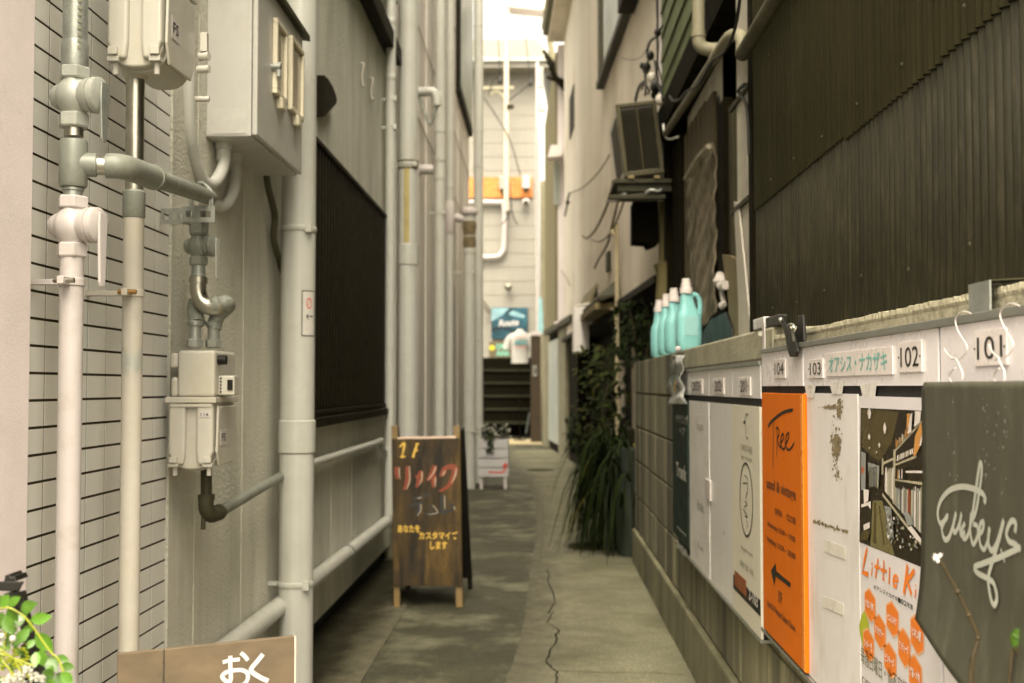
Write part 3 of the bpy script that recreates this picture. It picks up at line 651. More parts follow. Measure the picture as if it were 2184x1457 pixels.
# conduits looping from the upper meter to the cabinet
t = thing('conduit_hose', 'grey flexible conduit looping down and up into the cabinet, nearer loop', 'conduit', onY(400, 400, 2.9), 'conduits under the cabinet')
m = MB(); g1 = onY(477, 318, 3.17); m.tube([onY(402, -200, 2.90), onY(402, 100, 2.90), onY(403, 260, 2.92), onY(412, 330, 2.96), onY(432, 385, 3.02), onY(456, 390, 3.08), onY(474, 362, 3.14), onY(480, 330, 3.17), g1+Vector((0, 0, .02))], .0165, 12, 5); m.build('hose', pvc, t)
t = thing('conduit_hose', 'grey flexible conduit with the deeper loop, entering the farther cabinet gland', 'conduit', onY(470, 450, 3.2), 'conduits under the cabinet')
m = MB(); m.tube([onY(390, -200, 3.0), onY(391, 200, 3.0), onY(394, 300, 3.02), onY(412, 370, 3.08), onY(445, 425, 3.15), onY(475, 440, 3.22), onY(496, 415, 3.28), onY(503, 370, 3.32), onY(501, 325, 3.33)], .0165, 12, 5); m.build('hose', pvc, t)
m = MB(); m.tube([onX(566, 355, -.87), onX(572, 400, -.87), onX(586, 460, -.87), onX(584, 510, -.87), onX(598, 565, -.87), onX(612, 600, -.88)], .011, 10, 5)
tag(m.build('cable', M('dark_olive_cable', (.10, .09, .05), .6)), 'dark hanging cable partly hidden behind the big grey downpipe', 'cable')
# ------------------------------------------------------------------ downpipes
def downpipe(label, x, yref, Y, r, ztop=8, zbot=0, collars=(), bands=(), mat_=pvc, base=None, wallx=XS):
    c = onY(x, yref, Y); t = thing('downpipe', label, 'downpipe', (c.x, Y, zbot), 'grey downpipes on the left')
    MB().cyl((c.x, Y, zbot), (c.x, Y, ztop), r, 28).build('pipe', mat_, t)
    for (ya, yb_) in collars:
        za, zb_ = onY(x, yb_, Y).z, onY(x, ya, Y).z
        m = MB(); m.lathe((c.x, Y, za), (0, 0, 1), [(0, r*1.02), (.003, r*1.075), (zb_-za-.003, r*1.075), (zb_-za, r*1.02)], 28)
        so2 = m.build('socket', mat_, t)
        MB().lathe((c.x, Y, za-.002), (0, 0, 1), [(0, r*1.01), (.002, r*1.01)], 28).build('joint_line', pvcd, so2)
    for y_ in bands:
        z_ = onY(x, y_, Y).z; m = MB(); m.lathe((c.x, Y, z_-.009), (0, 0, 1), [(0, r*1.045), (.003, r*1.07), (.015, r*1.07), (.018, r*1.045)], 28); m.box(c.x+r*.6, c.x+r*.6+.02, Y-r*1.02, Y-r*.7, z_-.014, z_+.014); m.box(wallx, c.x-r*.9, Y-.006, Y+.006, z_-.006, z_+.006)
        m.build('strap', mat_, t)
    return t, c
dp, dc = downpipe('largest grey downpipe in the foreground, in front of the cabinet and slatted shutter', 635, 700, 3.86, .0565, 7, 0, ((896, 966),), (490, 1244))
m = MB(); za, zb_ = onY(660, 718, 3.86).z, onY(660, 622, 3.86).z; rr = .0572
def wrap(a, z): return Vector((dc.x+rr*math.sin(a), 3.86-rr*math.cos(a), z))
m.grid(lambda u, v: wrap(.42+1.0*u, za+(zb_-za)*v), 10, 1); st = m.build('warning_sticker', M('sticker_white', (.62, .59, .5), .4), dp)
rr = .0576; m = MB()
for (u0, u1, v0, v1) in ((0, 1, 0, .02), (0, 1, .98, 1), (0, .05, 0, 1), (.95, 1, 0, 1), (.30, .42, .40, .47), (.36, .42, .36, .39), (.5, .8, .42, .45)): m.grid(lambda u, v: wrap(.42+u0+(u1-u0)*u, za+(zb_-za)*(v0+(v1-v0)*v)), 6, 1)
m.build('lettering', blk, st)
m = MB(); m.grid(lambda u, v: wrap(.9+.2*math.cos(2*math.pi*u)*(.75+.25*v), za+(zb_-za)*.72+.018*math.sin(2*math.pi*u)*(.75+.25*v)), 24, 1); m.grid(lambda u, v: wrap(.76+.28*u, za+(zb_-za)*.72-.011+.022*u+.003*v), 4, 1); m.build('prohibition_mark', redp, st)
downpipe('slim grey downpipe between the slatted shutter and the big stained downpipe', 832, 600, 6.54, .0275, 8, .3, ((40, 52), (160, 172)), (212, 272))
dp, dc = downpipe('big grey downpipe with a yellowed tape stripe and dirty strap, behind the wooden sandwich board', 870, 600, 6.94, .0565, 8, 0, ((522, 566),), (352,), wallx=X2)
m = MB(); za, zb_ = onY(870, 520, 6.94).z, onY(870, 362, 6.94).z; rr = .0575
m.grid(lambda u, v: Vector((dc.x+rr*math.sin(-.36+.6*u), 6.94-rr*math.cos(-.36+.6*u), za+(zb_-za)*v)), 5, 4); m.build('tape_stripe', yell, dp)
m = MB(); z_ = onY(870, 346, 6.94).z; m.lathe((dc.x, 6.94, z_), (0, 0, 1), [(0, .0615), (.006, .0615)], 24); z_ = onY(870, 360, 6.94).z; m.lathe((dc.x, 6.94, z_-.008), (0, 0, 1), [(0, .0585), (.012, .0585)], 24); m.build('grime_ring', pvcd, dp)
downpipe('grey downpipe under the bent vent pipe, left of the twin slim pipes', 938, 600, 9.2, .044, 8, 0, ((272, 284), (335, 345), (375, 385)), (455,), wallx=X2)
downpipe('slim grey downpipe with a fresh white lower length', 959, 600, 10.1, .034, 8, 0, ((395, 402),), (), wallx=X2)
c = onY(959, 465, 10.1); MB().lathe((c.x, 10.1, onY(959, 500, 10.1).z), (0, 0, 1), [(0, .036), (.01, .042), (.27, .042), (.285, .036)], 24).build('downpipe_sleeve', white, bpy.data.objects['downpipe.004'])
dp, dc = downpipe('capped vent pipe with a rusty brown flaking section below its cap', 1001, 700, 11.8, .060, onY(1001, 462, 11.8).z, 0, ((530, 542),), (582, 920), wallx=X2)
z_ = onY(1001, 530, 11.8).z; zt_ = onY(1001, 464, 11.8).z
m = MB(); m.lathe((dc.x, 11.8, z_), (0, 0, 1), [(0, .061)]+[(.04*k, .062+random.uniform(-.004, .012)) for k in range(1, 8)]+[(zt_-z_, .06)], 20); m.build('rusty_sleeve', brownr, dp)
m = MB(); m.lathe((dc.x, 11.8, zt_), (0, 0, 1), [(0, .05), (.02, .065), (.04, .085), (.07, .085), (.10, .055), (.11, .02)], 24); m.cyl((dc.x-.16, 11.8, zt_+.0), (dc.x-.03, 11.8, zt_-.02), .04, 16); m.build('vent_cap', white, dp)
downpipe('tall grey downpipe nearest the far house, right of the capped vent pipe', 1020, 700, 12.5, .052, 9, 0, ((55, 58), (278, 282), (355, 358), (725, 728)), (), wallx=X2)
# bent vent pipe and stub on the siding
t = thing('vent_pipe', 'bent white-topped vent pipe sticking out of the siding between two downpipes', 'vent pipe', onY(915, 230, 8.3))
q = [onX(902, 192, X2+.01)+Vector((0, 0, .02))]; c0 = onY(904, 196, 8.2); 
m = MB(); m.tube([c0+Vector((-.06, 0, 0)), c0, c0+Vector((.06, 0, 0)), c0+Vector((.09, 0, -.04)), c0+Vector((.095, 0, -.10))], .033, 14, 4); m.build('hood', pvc, t)
m = MB(); m.tube([c0+Vector((.095, 0, -.10)), c0+Vector((.07, 0, -.18)), c0+Vector((.045, 0, -.24))], .012, 8, 3); m.tube([c0+Vector((-.03, 0, -.03)), c0+Vector((0, 0, -.14)), c0+Vector((.045, 0, -.24))], .010, 8, 3); m.build('stay', galv, t)
c0 = onY(912, 362, 8.4); m = MB(); m.lathe(c0-Vector((.07, 0, 0)), (1, 0, 0), [(0, .036), (.09, .036), (.11, .030), (.115, .01)], 18); tag(m.build('pipe_stub', white), 'short white capped pipe stub beside the stained strap of the big downpipe', 'pipe stub')

# ================================================================== FAR HOUSE
YF = 25.2
t = thing('far_house', 'pale two-storey house closing the alley, with an orange brick band', 'house', (-2, YF, 0))
xr = onY(1143, 500, YF).x; ze = onY(1080, 132, YF).z
m = MB(); z_ = 0
while z_ < ze-.05:
    m.hexa([(-7, YF, z_), (xr, YF, z_), (xr, YF+6, z_), (-7, YF+6, z_)], [(-7, YF+.007, min(z_+.30, ze)), (xr, YF+.007, min(z_+.30, ze)), (xr, YF+6, min(z_+.30, ze)), (-7, YF+6, min(z_+.30, ze))]); z_ += .30
m.build('wall', farw, t)
zl = onY(1080, 122, YF-.5).z; xr2 = onY(1180, 128, YF-.5).x; rz = onY(1080, 84, YF+2.6).z
m = MB(); xr3 = onY(1142, 84, YF+2.6).x
m.add([(-7, YF-.5, zl), (xr2, YF-.5, zl), (xr3, YF+2.6, rz), (-7, YF+2.6, rz), (-7, YF-.5, zl-.1), (xr2, YF-.5, zl-.1), (xr2, YF+6, zl-.1), (xr2, YF+6, zl)], [(0, 1, 2, 3), (0, 4, 5, 1), (1, 5, 6, 7), (1, 7, 2)])
m.build('roof', roofm, t)
MB().box(-7, xr2, YF-.5, YF-.001, zl-.22, zl-.102).build('eave', farw, t)
MB().box(-7, xr2, YF-.58, YF-.505, zl-.10, zl-.02).build('roof_gutter', alum, t)
a = onY(985, 422, YF-.03); b = onY(1136, 378, YF-.03)
MB().box(a.x-.6, b.x, YF-.05, YF-.003, a.z, b.z).build('brick_band', orange, t)
m = MB(); yy = YF-.1; m.tube([onY(1000, 548, yy), onY(1055, 548, yy), onY(1070, 540, yy), onY(1075, 520, yy), onY(1075, 440, yy), onY(1060, 432, yy), onY(1000, 432, yy)], .055, 10, 4); m.build('looped_pipe', white, t)
def far_item(name, label, cat, fn, **k):
    m = MB(); mt = fn(m); o = m.build(name, mt, **k); tag(o, label, cat); return o
a = onY(1122, 376, YF-.2); b = onY(1122, 404, YF-.2)
t = thing('wall_lamp', 'white cylinder lamp over the orange brick band of the far house', 'lamp', b)
MB().lathe((a.x, YF-.2, b.z), (0, 0, 1), [(0, .06), (.02, .095), (a.z-b.z-.03, .095), (a.z-b.z, .07)], 16).build('shade', white, t); MB().cyl((a.x, YF-.2, b.z-.05), (a.x, YF-.2, b.z), .05, 12).build('lamp_base', dkgr, t); MB().cyl((a.x, YF-.2, b.z+.1), (a.x, YF-.04, b.z+.1), .02, 8).build('arm', dkgr, t)
c = onY(1122, 432, YF-.15); t = thing('security_camera', 'small white dome camera under the orange brick band', 'camera', c)
MB().sphere(c, .09).build('housing', white, t); MB().lathe(c+Vector((0, -.07, -.01)), (0, -1, -.2), [(0, .05), (.03, .045)], 14).build('lens', dkgr, t)
c = onY(1071, 392, YF-.12); t = thing('wall_box', 'small grey junction box on the orange brick band beside the utility pole', 'junction box', c)
MB().box(c.x-.06, c.x+.05, YF-.16, YF-.055, c.z-.12, c.z+.15).build('case', alum, t, bevel=.01); MB().box(c.x-.03, c.x+.03, YF-.16, YF-.055, c.z-.22, c.z-.13).build('plug', dkgr, t)
c = onY(1084, 612, YF-.2); t = thing('ball_lamp', 'round metal ball lamp above the blue poster', 'lamp', c)
MB().sphere(c, .085, 18, 12).build('globe', M('dull_metal', (.35, .33, .27), .3, metal=.8), t); MB().cyl(c, (c.x, YF-.003, c.z), .03, 10).build('arm', dkgr, t)
# blue poster
a = onY(1048, 722, YF-.06); b = onY(1125, 656, YF-.06)
t = thing('blue_poster', 'large blue poster with white lettering on the far house wall above the stairs', 'poster', (a.x, YF-.06, a.z))
MB().box(a.x, b.x, YF-.06, YF-.02, a.z, b.z).build('panel', bluem, t)
m = MB(); W_, H_ = b.x-a.x, b.z-a.z
m.prism([(a.x+W_*u, YF-.064, a.z+H_*v) for u, v in ((0, .55), (.3, .75), (.5, .98), (.0, .98))], (0, .003, 0)); m.prism([(a.x+W_*u, YF-.064, a.z+H_*v) for u, v in ((.45, .8), (.6, .9), (.95, .74), (.9, .66), (.6, .72))], (0, .003, 0)); m.build('pale_shape', M('pale_blue_print', (.25, .42, .46), .4, var=.3, scale=3), t)
m = MB(); m.prism([(a.x+W_*u, YF-.067, a.z+H_*v) for u, v in ((.4, .78), (.52, .98), (.6, 1), (.5, .84), (.46, .76))], (0, .002, 0)); m.prism([(a.x+W_*u, YF-.067, a.z+H_*v) for u, v in ((.0, .3), (.25, .42), (.95, .2), (.95, .1), (.3, .3), (.0, .2))], (0, .002, 0)); m.build('dark_shape', M('deep_blue_print', (.012, .04, .06), .4), t)
m = MB(); put_text('Route', (a.x+W_*.2, YF-.070, a.z+H_*.38), (1, 0, .06), (0, 0, 1), W_*.56, H_*.22, m, bold=.04, shear=.2); m.build('lettering', paintw, t)
a = onY(1043, 763, 24.7); b = onY(1092, 729, 24.7); W_, H_ = b.x-a.x, b.z-a.z
t = thing('menu_board', 'small brown board with a yellow dot and green writing at the top of the stairs', 'sign', (a.x, 24.7, a.z))
MB().box(a.x, b.x, 24.7, 24.73, a.z, b.z).build('board', M('brown_grey_board', (.16, .13, .08), .6), t)
MB().lathe((a.x+W_*.13, 24.697, a.z+H_*.62), (0, -1, 0), [(0, H_*.17), (.003, H_*.17)], 14).build('yellow_dot', M('yellow_print', (.65, .55, .03), .5), t)
m = MB(); put_text('OPEN', (a.x+W_*.3, 24.694, a.z+H_*.5), (1, 0, 0), (0, 0, 1), W_*.6, H_*.38, m, bold=.03)
m2 = MB()
for k in range(3):
    m.stroke([(a.x+W_*(.35+.18*k), 24.694, a.z+H_*.1), (a.x+W_*(.42+.18*k), 24.694, a.z+H_*.4), (a.x+W_*(.5+.18*k), 24.694, a.z+H_*.12)], .03, (0, -1, 0))
m.v = m.v[:]; m.build('lettering', M('mint_print', (.2, .5, .36), .5), t)
# stairs
t = thing('staircase', 'steep dark open staircase leading up to the far house', 'stairs', (-.7, 23, 0))
xa, xb = onY(985, 850, 23).x, onY(1131, 850, 23).x
zs_ = [onY(1080, y, 22.9+.22*i).z for i, y in enumerate((900, 871, 843, 815, 788, 763))]
for i, z_ in enumerate(zs_[:5]):
    MB().box(xa, xb, 22.9+.22*i-.03, 22.9+.22*i+.24, z_-.045, z_).build('tread', stairt, t, bevel=.006)
m = MB()
for i, z_ in enumerate(zs_[:5]): m.box(xa, xb, 22.9+.22*i+.235, 22.9+.22*i+.25, z_, (zs_+[0])[i+1]-.046)
m.build('riser_back', stair, t)
for X_ in (xa-.05, xb): MB().prism([(X_, 22.75, 0), (X_, 23.1, 0), (X_, 24.2, zs_[5]-.2), (X_, 24.2, zs_[5]), (X_, 23.9, zs_[5])], (.05, 0, 0)).build('stringer', stair, t)
MB().box(xa-.6, xb+.1, 24.01, 25.15, zs_[5]-.12, zs_[5]).build('landing', stair, t)
MB().box(xa-.6, xb+.1, 24.3, 24.4, 0, zs_[5]-.13).build('back_board', stair, t)
m = MB(); h0 = onY(1110, 925, 22.7); m.bar((onY(1122, 925, 22.75)), onY(1130, 880, 22.85), .03, .03); m.build('handrail_post', greenc, t)
# dark metal angle bracket on far house wall, left of the poster
a = onY(1030, 640, YF-.2); t = thing('wall_bracket', 'thin dark bracket on the far house wall left of the blue poster', 'bracket', a)
m = MB(); m.bar(onY(1026, 636, YF-.2), onY(1044, 660, YF-.2), .03, .03); m.bar(onY(1028, 648, YF-.2), onY(1042, 668, YF-.2), .03, .03); m.bar(onY(1044, 660, YF-.2), onY(1044, 660, YF-.01), .03, .03); m.build('bars', dkgr, t)
# mannequin torso with T-shirt
Ys = 22.3; c = onY(1109, 775, Ys); ct = onY(1109, 702, Ys)
t = thing('mannequin', 'white T-shirt with blue print on a stand beside the stairs', 'T-shirt', (c.x, Ys, 0))
hh = ct.z-c.z
m = MB(); m.lathe((c.x, Ys, c.z), (0, 0, 1), [(0, .165), (hh*.25, .16), (hh*.5, .175), (hh*.72, .20), (hh*.85, .17), (hh*.93, .08), (hh*1.0, .05)], 20, ell=(1, .55))
for s_ in (-1, 1): m.tube([(c.x+s_*.12, Ys, c.z+hh*.80), (c.x+s_*.21, Ys, c.z+hh*.68), (c.x+s_*.255, Ys, c.z+hh*.42)], .075, 12, 3, rf=lambda u: .9+.15*u)
so_ = m.build('shirt', shirtw, t)
m = MB(); put_text('ASOO', (c.x-.11, Ys-.118, c.z+hh*.52), (1, 0, 0), (0, 0, 1), .25, .11, m, bold=.06); m.build('shirt_print', M('teal_shirt_print', (.08, .25, .28), .6), so_)
m = MB(); m.box(c.x-.10, c.x+.12, Ys-.119, Ys-.117, c.z+hh*.47, c.z+hh*.485); m.box(c.x-.10, c.x+.12, Ys-.119, Ys-.117, c.z+hh*.75, c.z+hh*.76); m.build('print_line', redp, so_)
MB().lathe((c.x, Ys, 0), (0, 0, 1), [(0, .12), (.02, .12), (.022, .010), (c.z, .010)], 14).build('stand', stair, t)
# utility pole, crossarm, wires
Yp = 24.3; a = onY(1080, 300, Yp)
t = thing('utility_pole', 'slender pale utility pole with a crossarm in front of the far house', 'utility pole', (a.x, Yp, onY(1080, 450, Yp).z))
MB().box(a.x-.03, a.x+.03, Yp+.05, 25.19, onY(1080, 440, Yp).z, onY(1080, 434, Yp).z).build('wall_bracket', dkgr, t)
MB().cyl((a.x, Yp, onY(1080, 450, Yp).z), (a.x, Yp, 13), .055, 14).build('pole', M('pole_beige', (.55, .48, .36), .7), t)
za = onY(1080, 188, Yp).z; m = MB(); m.box(onY(1028, 188, Yp).x, onY(1096, 188, Yp).x, Yp-.04, Yp+.04, za-.03, za+.03)
m.tube([onY(1042, 205, Yp), onY(1060, 196, Yp), onY(1075, 210, Yp), onY(1080, 225, Yp)], .03, 8, 3); m.build('crossarm', M('arm_olive', (.34, .31, .22), .6), t)
for (x_, y_) in ((1067, 172), (1085, 228), (1092, 228)):
    q = onY(x_, y_, Yp-.06); MB().lathe(q-Vector((0, 0, .05)), (0, 0, 1), [(0, .025), (.03, .045), (.05, .03), (.08, .045), (.1, .02)], 10).build('insulator', dkgr, t)
m = MB()
for pl in ([(1042, 205), (1050, 175), (1062, 165), (1067, 168)], [(1085, 215), (1110, 195), (1132, 178)], [(1030, 205), (1060, 250), (1088, 300), (1110, 375)], [(1088, 390), (1090, 440), (1098, 470), (1105, 478)], [(1070, 480), (1088, 455), (1092, 435)]):
    m.tube([onY(x_, y_, Yp-.1) for x_, y_ in pl], .012, 6, 4)
m.build('wire', cable, t)
for (pts, lab) in (([(1067, 170), (1062, 80), (1058, 60), (1056, -30)], 'thin overhead wire above the far roof, left of the utility pole'), ([(1132, 175), (1122, 90), (1114, 0), (1110, -40)], 'thin overhead wire above the far roof, right of the utility pole')):
    m = MB(); m.tube([onY(x_, y_, Yp-.4-.05*i) for i, (x_, y_) in enumerate(pts)], .010, 6, 3); m.lathe(onY(*pts[0], Yp-.4)-Vector((0, 0, .08)), (0, 0, 1), [(0, .03), (.04, .05), (.12, .03), (.16, .015)], 10)
    tag(m.build('overhead_wire', cable), lab, 'wire', 'overhead wires over the far roof')
# white mast at the right end of the far house
Yq = 22.6; a = onY(1146, 400, Yq); t = thing('mast', 'white vertical mast at the right corner of the far house', 'pole', (a.x, Yq, 0))
MB().cyl((a.x, Yq, 0), (a.x, Yq, onY(1146, 132, Yq).z), .032, 12).build('pole', white, t)
m = MB(); c = onY(1160, 200, Yq); m.box(a.x+.02, a.x+.16, Yq-.05, Yq+.05, c.z-.35, c.z-.15); m.box(a.x+.02, a.x+.12, Yq-.05, Yq+.05, c.z+.1, c.z+.5); m.build('fixture', alum, t, bevel=.01)
m = MB(); m.hexa([onY(1147, 712, 22.2), onY(1160, 712, 22.2), onY(1160, 712, 22.25), onY(1147, 712, 22.25)], [onY(1149, 633, 22.2), onY(1156, 636, 22.2), onY(1156, 636, 22.25), onY(1149, 633, 22.25)])
tag(m.build('folded_banner', cyan, bevel=.01), 'narrow pale cyan folded banner hanging beside the white mast', 'banner')

# ================================================================== RIGHT: block wall with boards
XW = .55; YE = 6.87
t = thing('block_wall', 'low grey concrete block wall with dark rain streaks along the right side', 'wall', (.62, 3.8, 0))
MB().box(XW+.004, XW+.135, .85, YE-.002, .0, 1.13).build('mortar', mortm, t)
m = MB(); cz = [.2, .397, .595, .79, .98, 1.158]
for i in range(5):
    y_ = YE
    k = 0
    while y_ > .9:
        y0 = max(y_-.392, .87)
        m.box(XW+random.uniform(-.0008, .0008), XW+.14, y0, y_, cz[i]+.005, (cz[i+1]-.004 if i < 4 else (1.132 if y_ < 3.1 else 1.160))); y_ = y0-.008; k += 1
m.build('blocks', blockm, t, bevel=.004, seg=2)
MB().box(XW-.018, XW+.15, .85, YE+.01, .0, .197).build('footing', M('footing_concrete', (.26, .24, .155), .95, var=.2, scale=4, bump=.6, bscale=70, bdist=.004, streak=.4, sscale=(4, 4, .5)), t, bevel=.008)
# cleaner coping face over the left board
MB().box(XW-.003, XW+.145, 2.78, 4.5, 1.085, 1.163).build('coping', copm, t, bevel=.006)
m = MB(); rd = random.Random(11); ns = 420
def nz(i, k): return math.sin(i*.13+k)*.5+math.sin(i*.37+k*2)*.3+math.sin(i*.9+k*3)*.2
def capf(u, v):
    i = u*ns; y_ = .88+(2.76-.88)*u; big = .008*max(0, 1-abs(i-20)/40)
    j_ = rd.uniform(-.0006, .0006)
    if v <= 0: return Vector((XW-.0025, y_, 1.1265+j_*.5))
    if v < .4: return Vector((XW-.0038-j_, y_, 1.131+j_))
    if v < .7: return Vector((XW-.003-j_, y_, 1.139+.0012*nz(i, 3)+j_*1.3+big))
    if v < .9: return Vector((XW+.03, y_, 1.142+.002*nz(i, 3)+big))
    return Vector((XW+.14, y_, 1.143+big))
m.grid(capf, ns, 4)
m.box(XW-.002, XW+.14, .88, 2.76, 1.09, 1.1335)
m.sm = [False]*len(m.sm); m.build('mortar_cap', capm, t)

XB = .52
def Yx(x, X=XB): return onX(x, 900, X).y
def Zy(x, y, X=XB): return onX(x, y, X).z
# left directory board -----------------------------------
yA, yM = Yx(1444), Yx(1624)+.012
t = thing('tenant_board', 'left and lower tenant directory board with rooms 203, 202 and 201', 'sign board', (XB, 3.6, .42), 'tenant directory boards on the block wall')
zt, zh, zp = 1.072, .988, .978; zb_ = .425
MB().box(XB+.003, XW-.003, yM, yA, zb_, zt).build('backing', gap, t)
MB().box(XB-.004, XB+.003, yM, yA, zt, zt+.010).build('top_trim', alum, t)
MB().box(XB-.004, XW-.003, yM, yA, zb_-.008, zb_).build('bottom_trim', alum, t)
hx = [1444, 1472, 1513, 1563, 1623]
for i in range(4): MB().box(XB, XB+.0028, Yx(hx[i+1])+.0025, Yx(hx[i])-.0025, zh+.004, zt-.001).build('header_panel', boardw, t)
for i, nm in ((1, '203'), (2, '202'), (3, '201')):
    xa, xb = [(1482, 1500), (1530, 1546), (1585, 1603)][i-1]
    xa -= 6
    m = MB(); m.box(XB-.003, XB-.0003, Yx(xb), Yx(xa), .998, 1.044); po = m.build('number_plate', plate, t, bevel=.0008)
    m = MB(); rtext('\u00b7'+nm+'\u00b7', xa+1, xb-2, 790, 830, XB-.0042, m); xm=(xa+xb)/2
    m.v = []; m.f = []; m.m = []; m.sm = []; put_text('\u00b7'+nm+'\u00b7', (XB-.0042, Yx(xa)-.012, 1.006), (0, -1, 0), (0, 0, 1), Yx(xa)-Yx(xb)-.03, .031, m, bold=.01); m.build('lettering', blk, po)
zpt = .972
pn = [(1470, 1512, boardst, 'a'), (1514, 1562, boardw, 'b')]
for xa, xb, mt, _ in pn: MB().box(XB, XB+.0028, Yx(xb)+.002, Yx(xa)-.002, zb_+.002, zpt).build('panel', mt if mt is boardw else M('scuffed_white_board', (.74, .715, .63), .4, dirt=(.3, .27, .18), damt=.5, dscale=12), t)
m = MB(); rtext('SALON', 1486, 1499, 905, 918, XB-.0006, m); rtext('Hair make', 1487, 1500, 1068, 1090, XB-.0006, m); rtext('2F room', 1487, 1499, 1160, 1172, XB-.0006, m); m.build('lettering', grl, t)
m = MB(); m.box(XB-.006, XB-.0004, Yx(1517), Yx(1506), Zy(1511, 1065), Zy(1511, 1022)); m.build('glossy_sticker', white, t, bevel=.002)
m = MB(); m.box(XB-.001, XB-.0004, Yx(1511.5), Yx(1510), zb_+.1, Zy(1511, 1110)); m.build('sealant_strip', offwh, t)
# cream poster with safety-pin mark and oval
m = MB(); m.box(XB-.003, XB+.0028, Yx(1623)+.003, Yx(1563)-.002, zb_+.002, zpt); cp = m.build('cream_panel', creamp, t)
m = MB(); m.box(XB-.0036, XB-.003-.0001, Yx(1622)+.003, Yx(1564)-.002, Zy(1622, 1312), Zy(1564, 1222)-.0); m.build('dark_footer', blk, cp)
m = MB(); m.box(XB-.0046, XB-.004, Yx(1592), Yx(1568), Zy(1580, 1258), Zy(1580, 1225)); m.build('rust_label', M('rust_print', (.28, .08, .02), .5), cp)
m = MB(); rtext('2-103', 1597, 1616, 1262, 1288, XB-.0046, m, bold=.02); m.build('footer_lettering', plate, cp)
m = MB(); XI = XB-.0042; zf = zc(1340, 740, 5.603)
m.stroke([onX(*zf(x, y), XI) for x, y in ((1425, 805), (1405, 810), (1395, 880), (1400, 960), (1405, 1060), (1415, 1095), (1430, 1080))], .003, NX); m.stroke([onX(*zf(x, y), XI) for x, y in ((1425, 805), (1432, 825))], .004, NX, 2)
m.add([onX(*zf(x, y), XI) for x, y in ((1370, 905), (1395, 870), (1395, 925))], [(0, 1, 2)])
ce = onX(1591, 1066, XI); 
for (ra, rb) in ((.090, .0865), ):
    ring = []
m.grid(lambda u, v: Vector((XI, ce.y-(.088+.006*v)*math.cos(2*math.pi*u), ce.z+(.088+.006*v)*math.sin(2*math.pi*u))), 40, 1)
for k in range(6): m.stroke([Vector((XI, ce.y+.03*math.sin(k*2.1)+.02, ce.z+.06-.022*k)), Vector((XI, ce.y-.02, ce.z+.055-.022*k+.01*math.sin(k))), Vector((XI, ce.y-.03*math.cos(k), ce.z+.045-.022*k))], .003, NX)
m.build('safety_pin_mark', blk, cp)
m = MB(); rtext('COMFORTABLE', 1579, 1604, 950, 964, XI, m); rtext('by room', 1580, 1603, 972, 984, XI, m); rtext('OPEN 12:00 - 19:00', 1578, 1607, 1205, 1218, XI, m); rtext('closed mon', 1580, 1605, 1170, 1180, XI, m); m.build('lettering', grl, cp)
# dark teal poster at the end
t = thing('teal_poster', 'narrow dark teal poster at the far end of the boards, under the plastic pouch', 'poster', (XB, Yx(1452), .45))
m = MB(); m.box(XB-.006, XB+.002, Yx(1470)+.004, Yx(1437), .455, .972); m.build('panel', navy, t)
m = MB(); rtext('イヤリング', 1441, 1467, 884, 904, XB-.0075, m, bold=.015); rtext('ヘア', 1449, 1461, 912, 928, XB-.0075, m, bold=.015); rtext('Trunk', 1442, 1464, 990, 1022, XB-.0075, m, bold=.03); rtext('open', 1444, 1463, 1130, 1138, XB-.0075, m); rtext('SHOP', 1442, 1465, 1162, 1180, XB-.0075, m, bold=.02); m.build('lettering', M('pale_print', (.55, .54, .46), .5), t)
# plastic pouch clipped to the wall top
t = thing('plastic_pouch', 'crumpled clear plastic pouch of leaflets hanging over the teal poster', 'pouch', onX(1450, 862, .50))
m = MB()
def pou(u, v):
    q = onX(1435+26*u, 758+104*v, .505); return Vector((.500+.008*math.sin(u*9+v*5)+.006*math.sin(v*17+u*3), q.y, q.z))
m.grid(pou, 8, 24); m.build('sleeve', clearp, t, solid=.001)
m = MB()
for k in range(7):
    rd = random.Random(k+40); u_ = rd.uniform(.15, .8); v_ = rd.uniform(.05, .95)
    m.stroke([pou(u_, v_*.7)+Vector((-.010, 0, 0)), pou(u_+.08, v_*.7+.08)+Vector((-.010, 0, 0)), pou(u_-.05, v_*.7+.18)+Vector((-.010, 0, 0))], .018, NX)
m.build('leaflet_print', M('slate_print', (.16, .2, .2), .5), t)
m = MB(); q = pou(.5, .62); m.lathe(q+Vector((-.014, 0, 0)), (-1, 0, 0), [(0, .024), (.001, .024)], 14); m.build('ochre_badge', M('ochre_print', (.35, .22, .06), .5), t)
MB().sphere(onX(1446, 745, .53), .012, 10, 6).build('clip_knob', white, t)

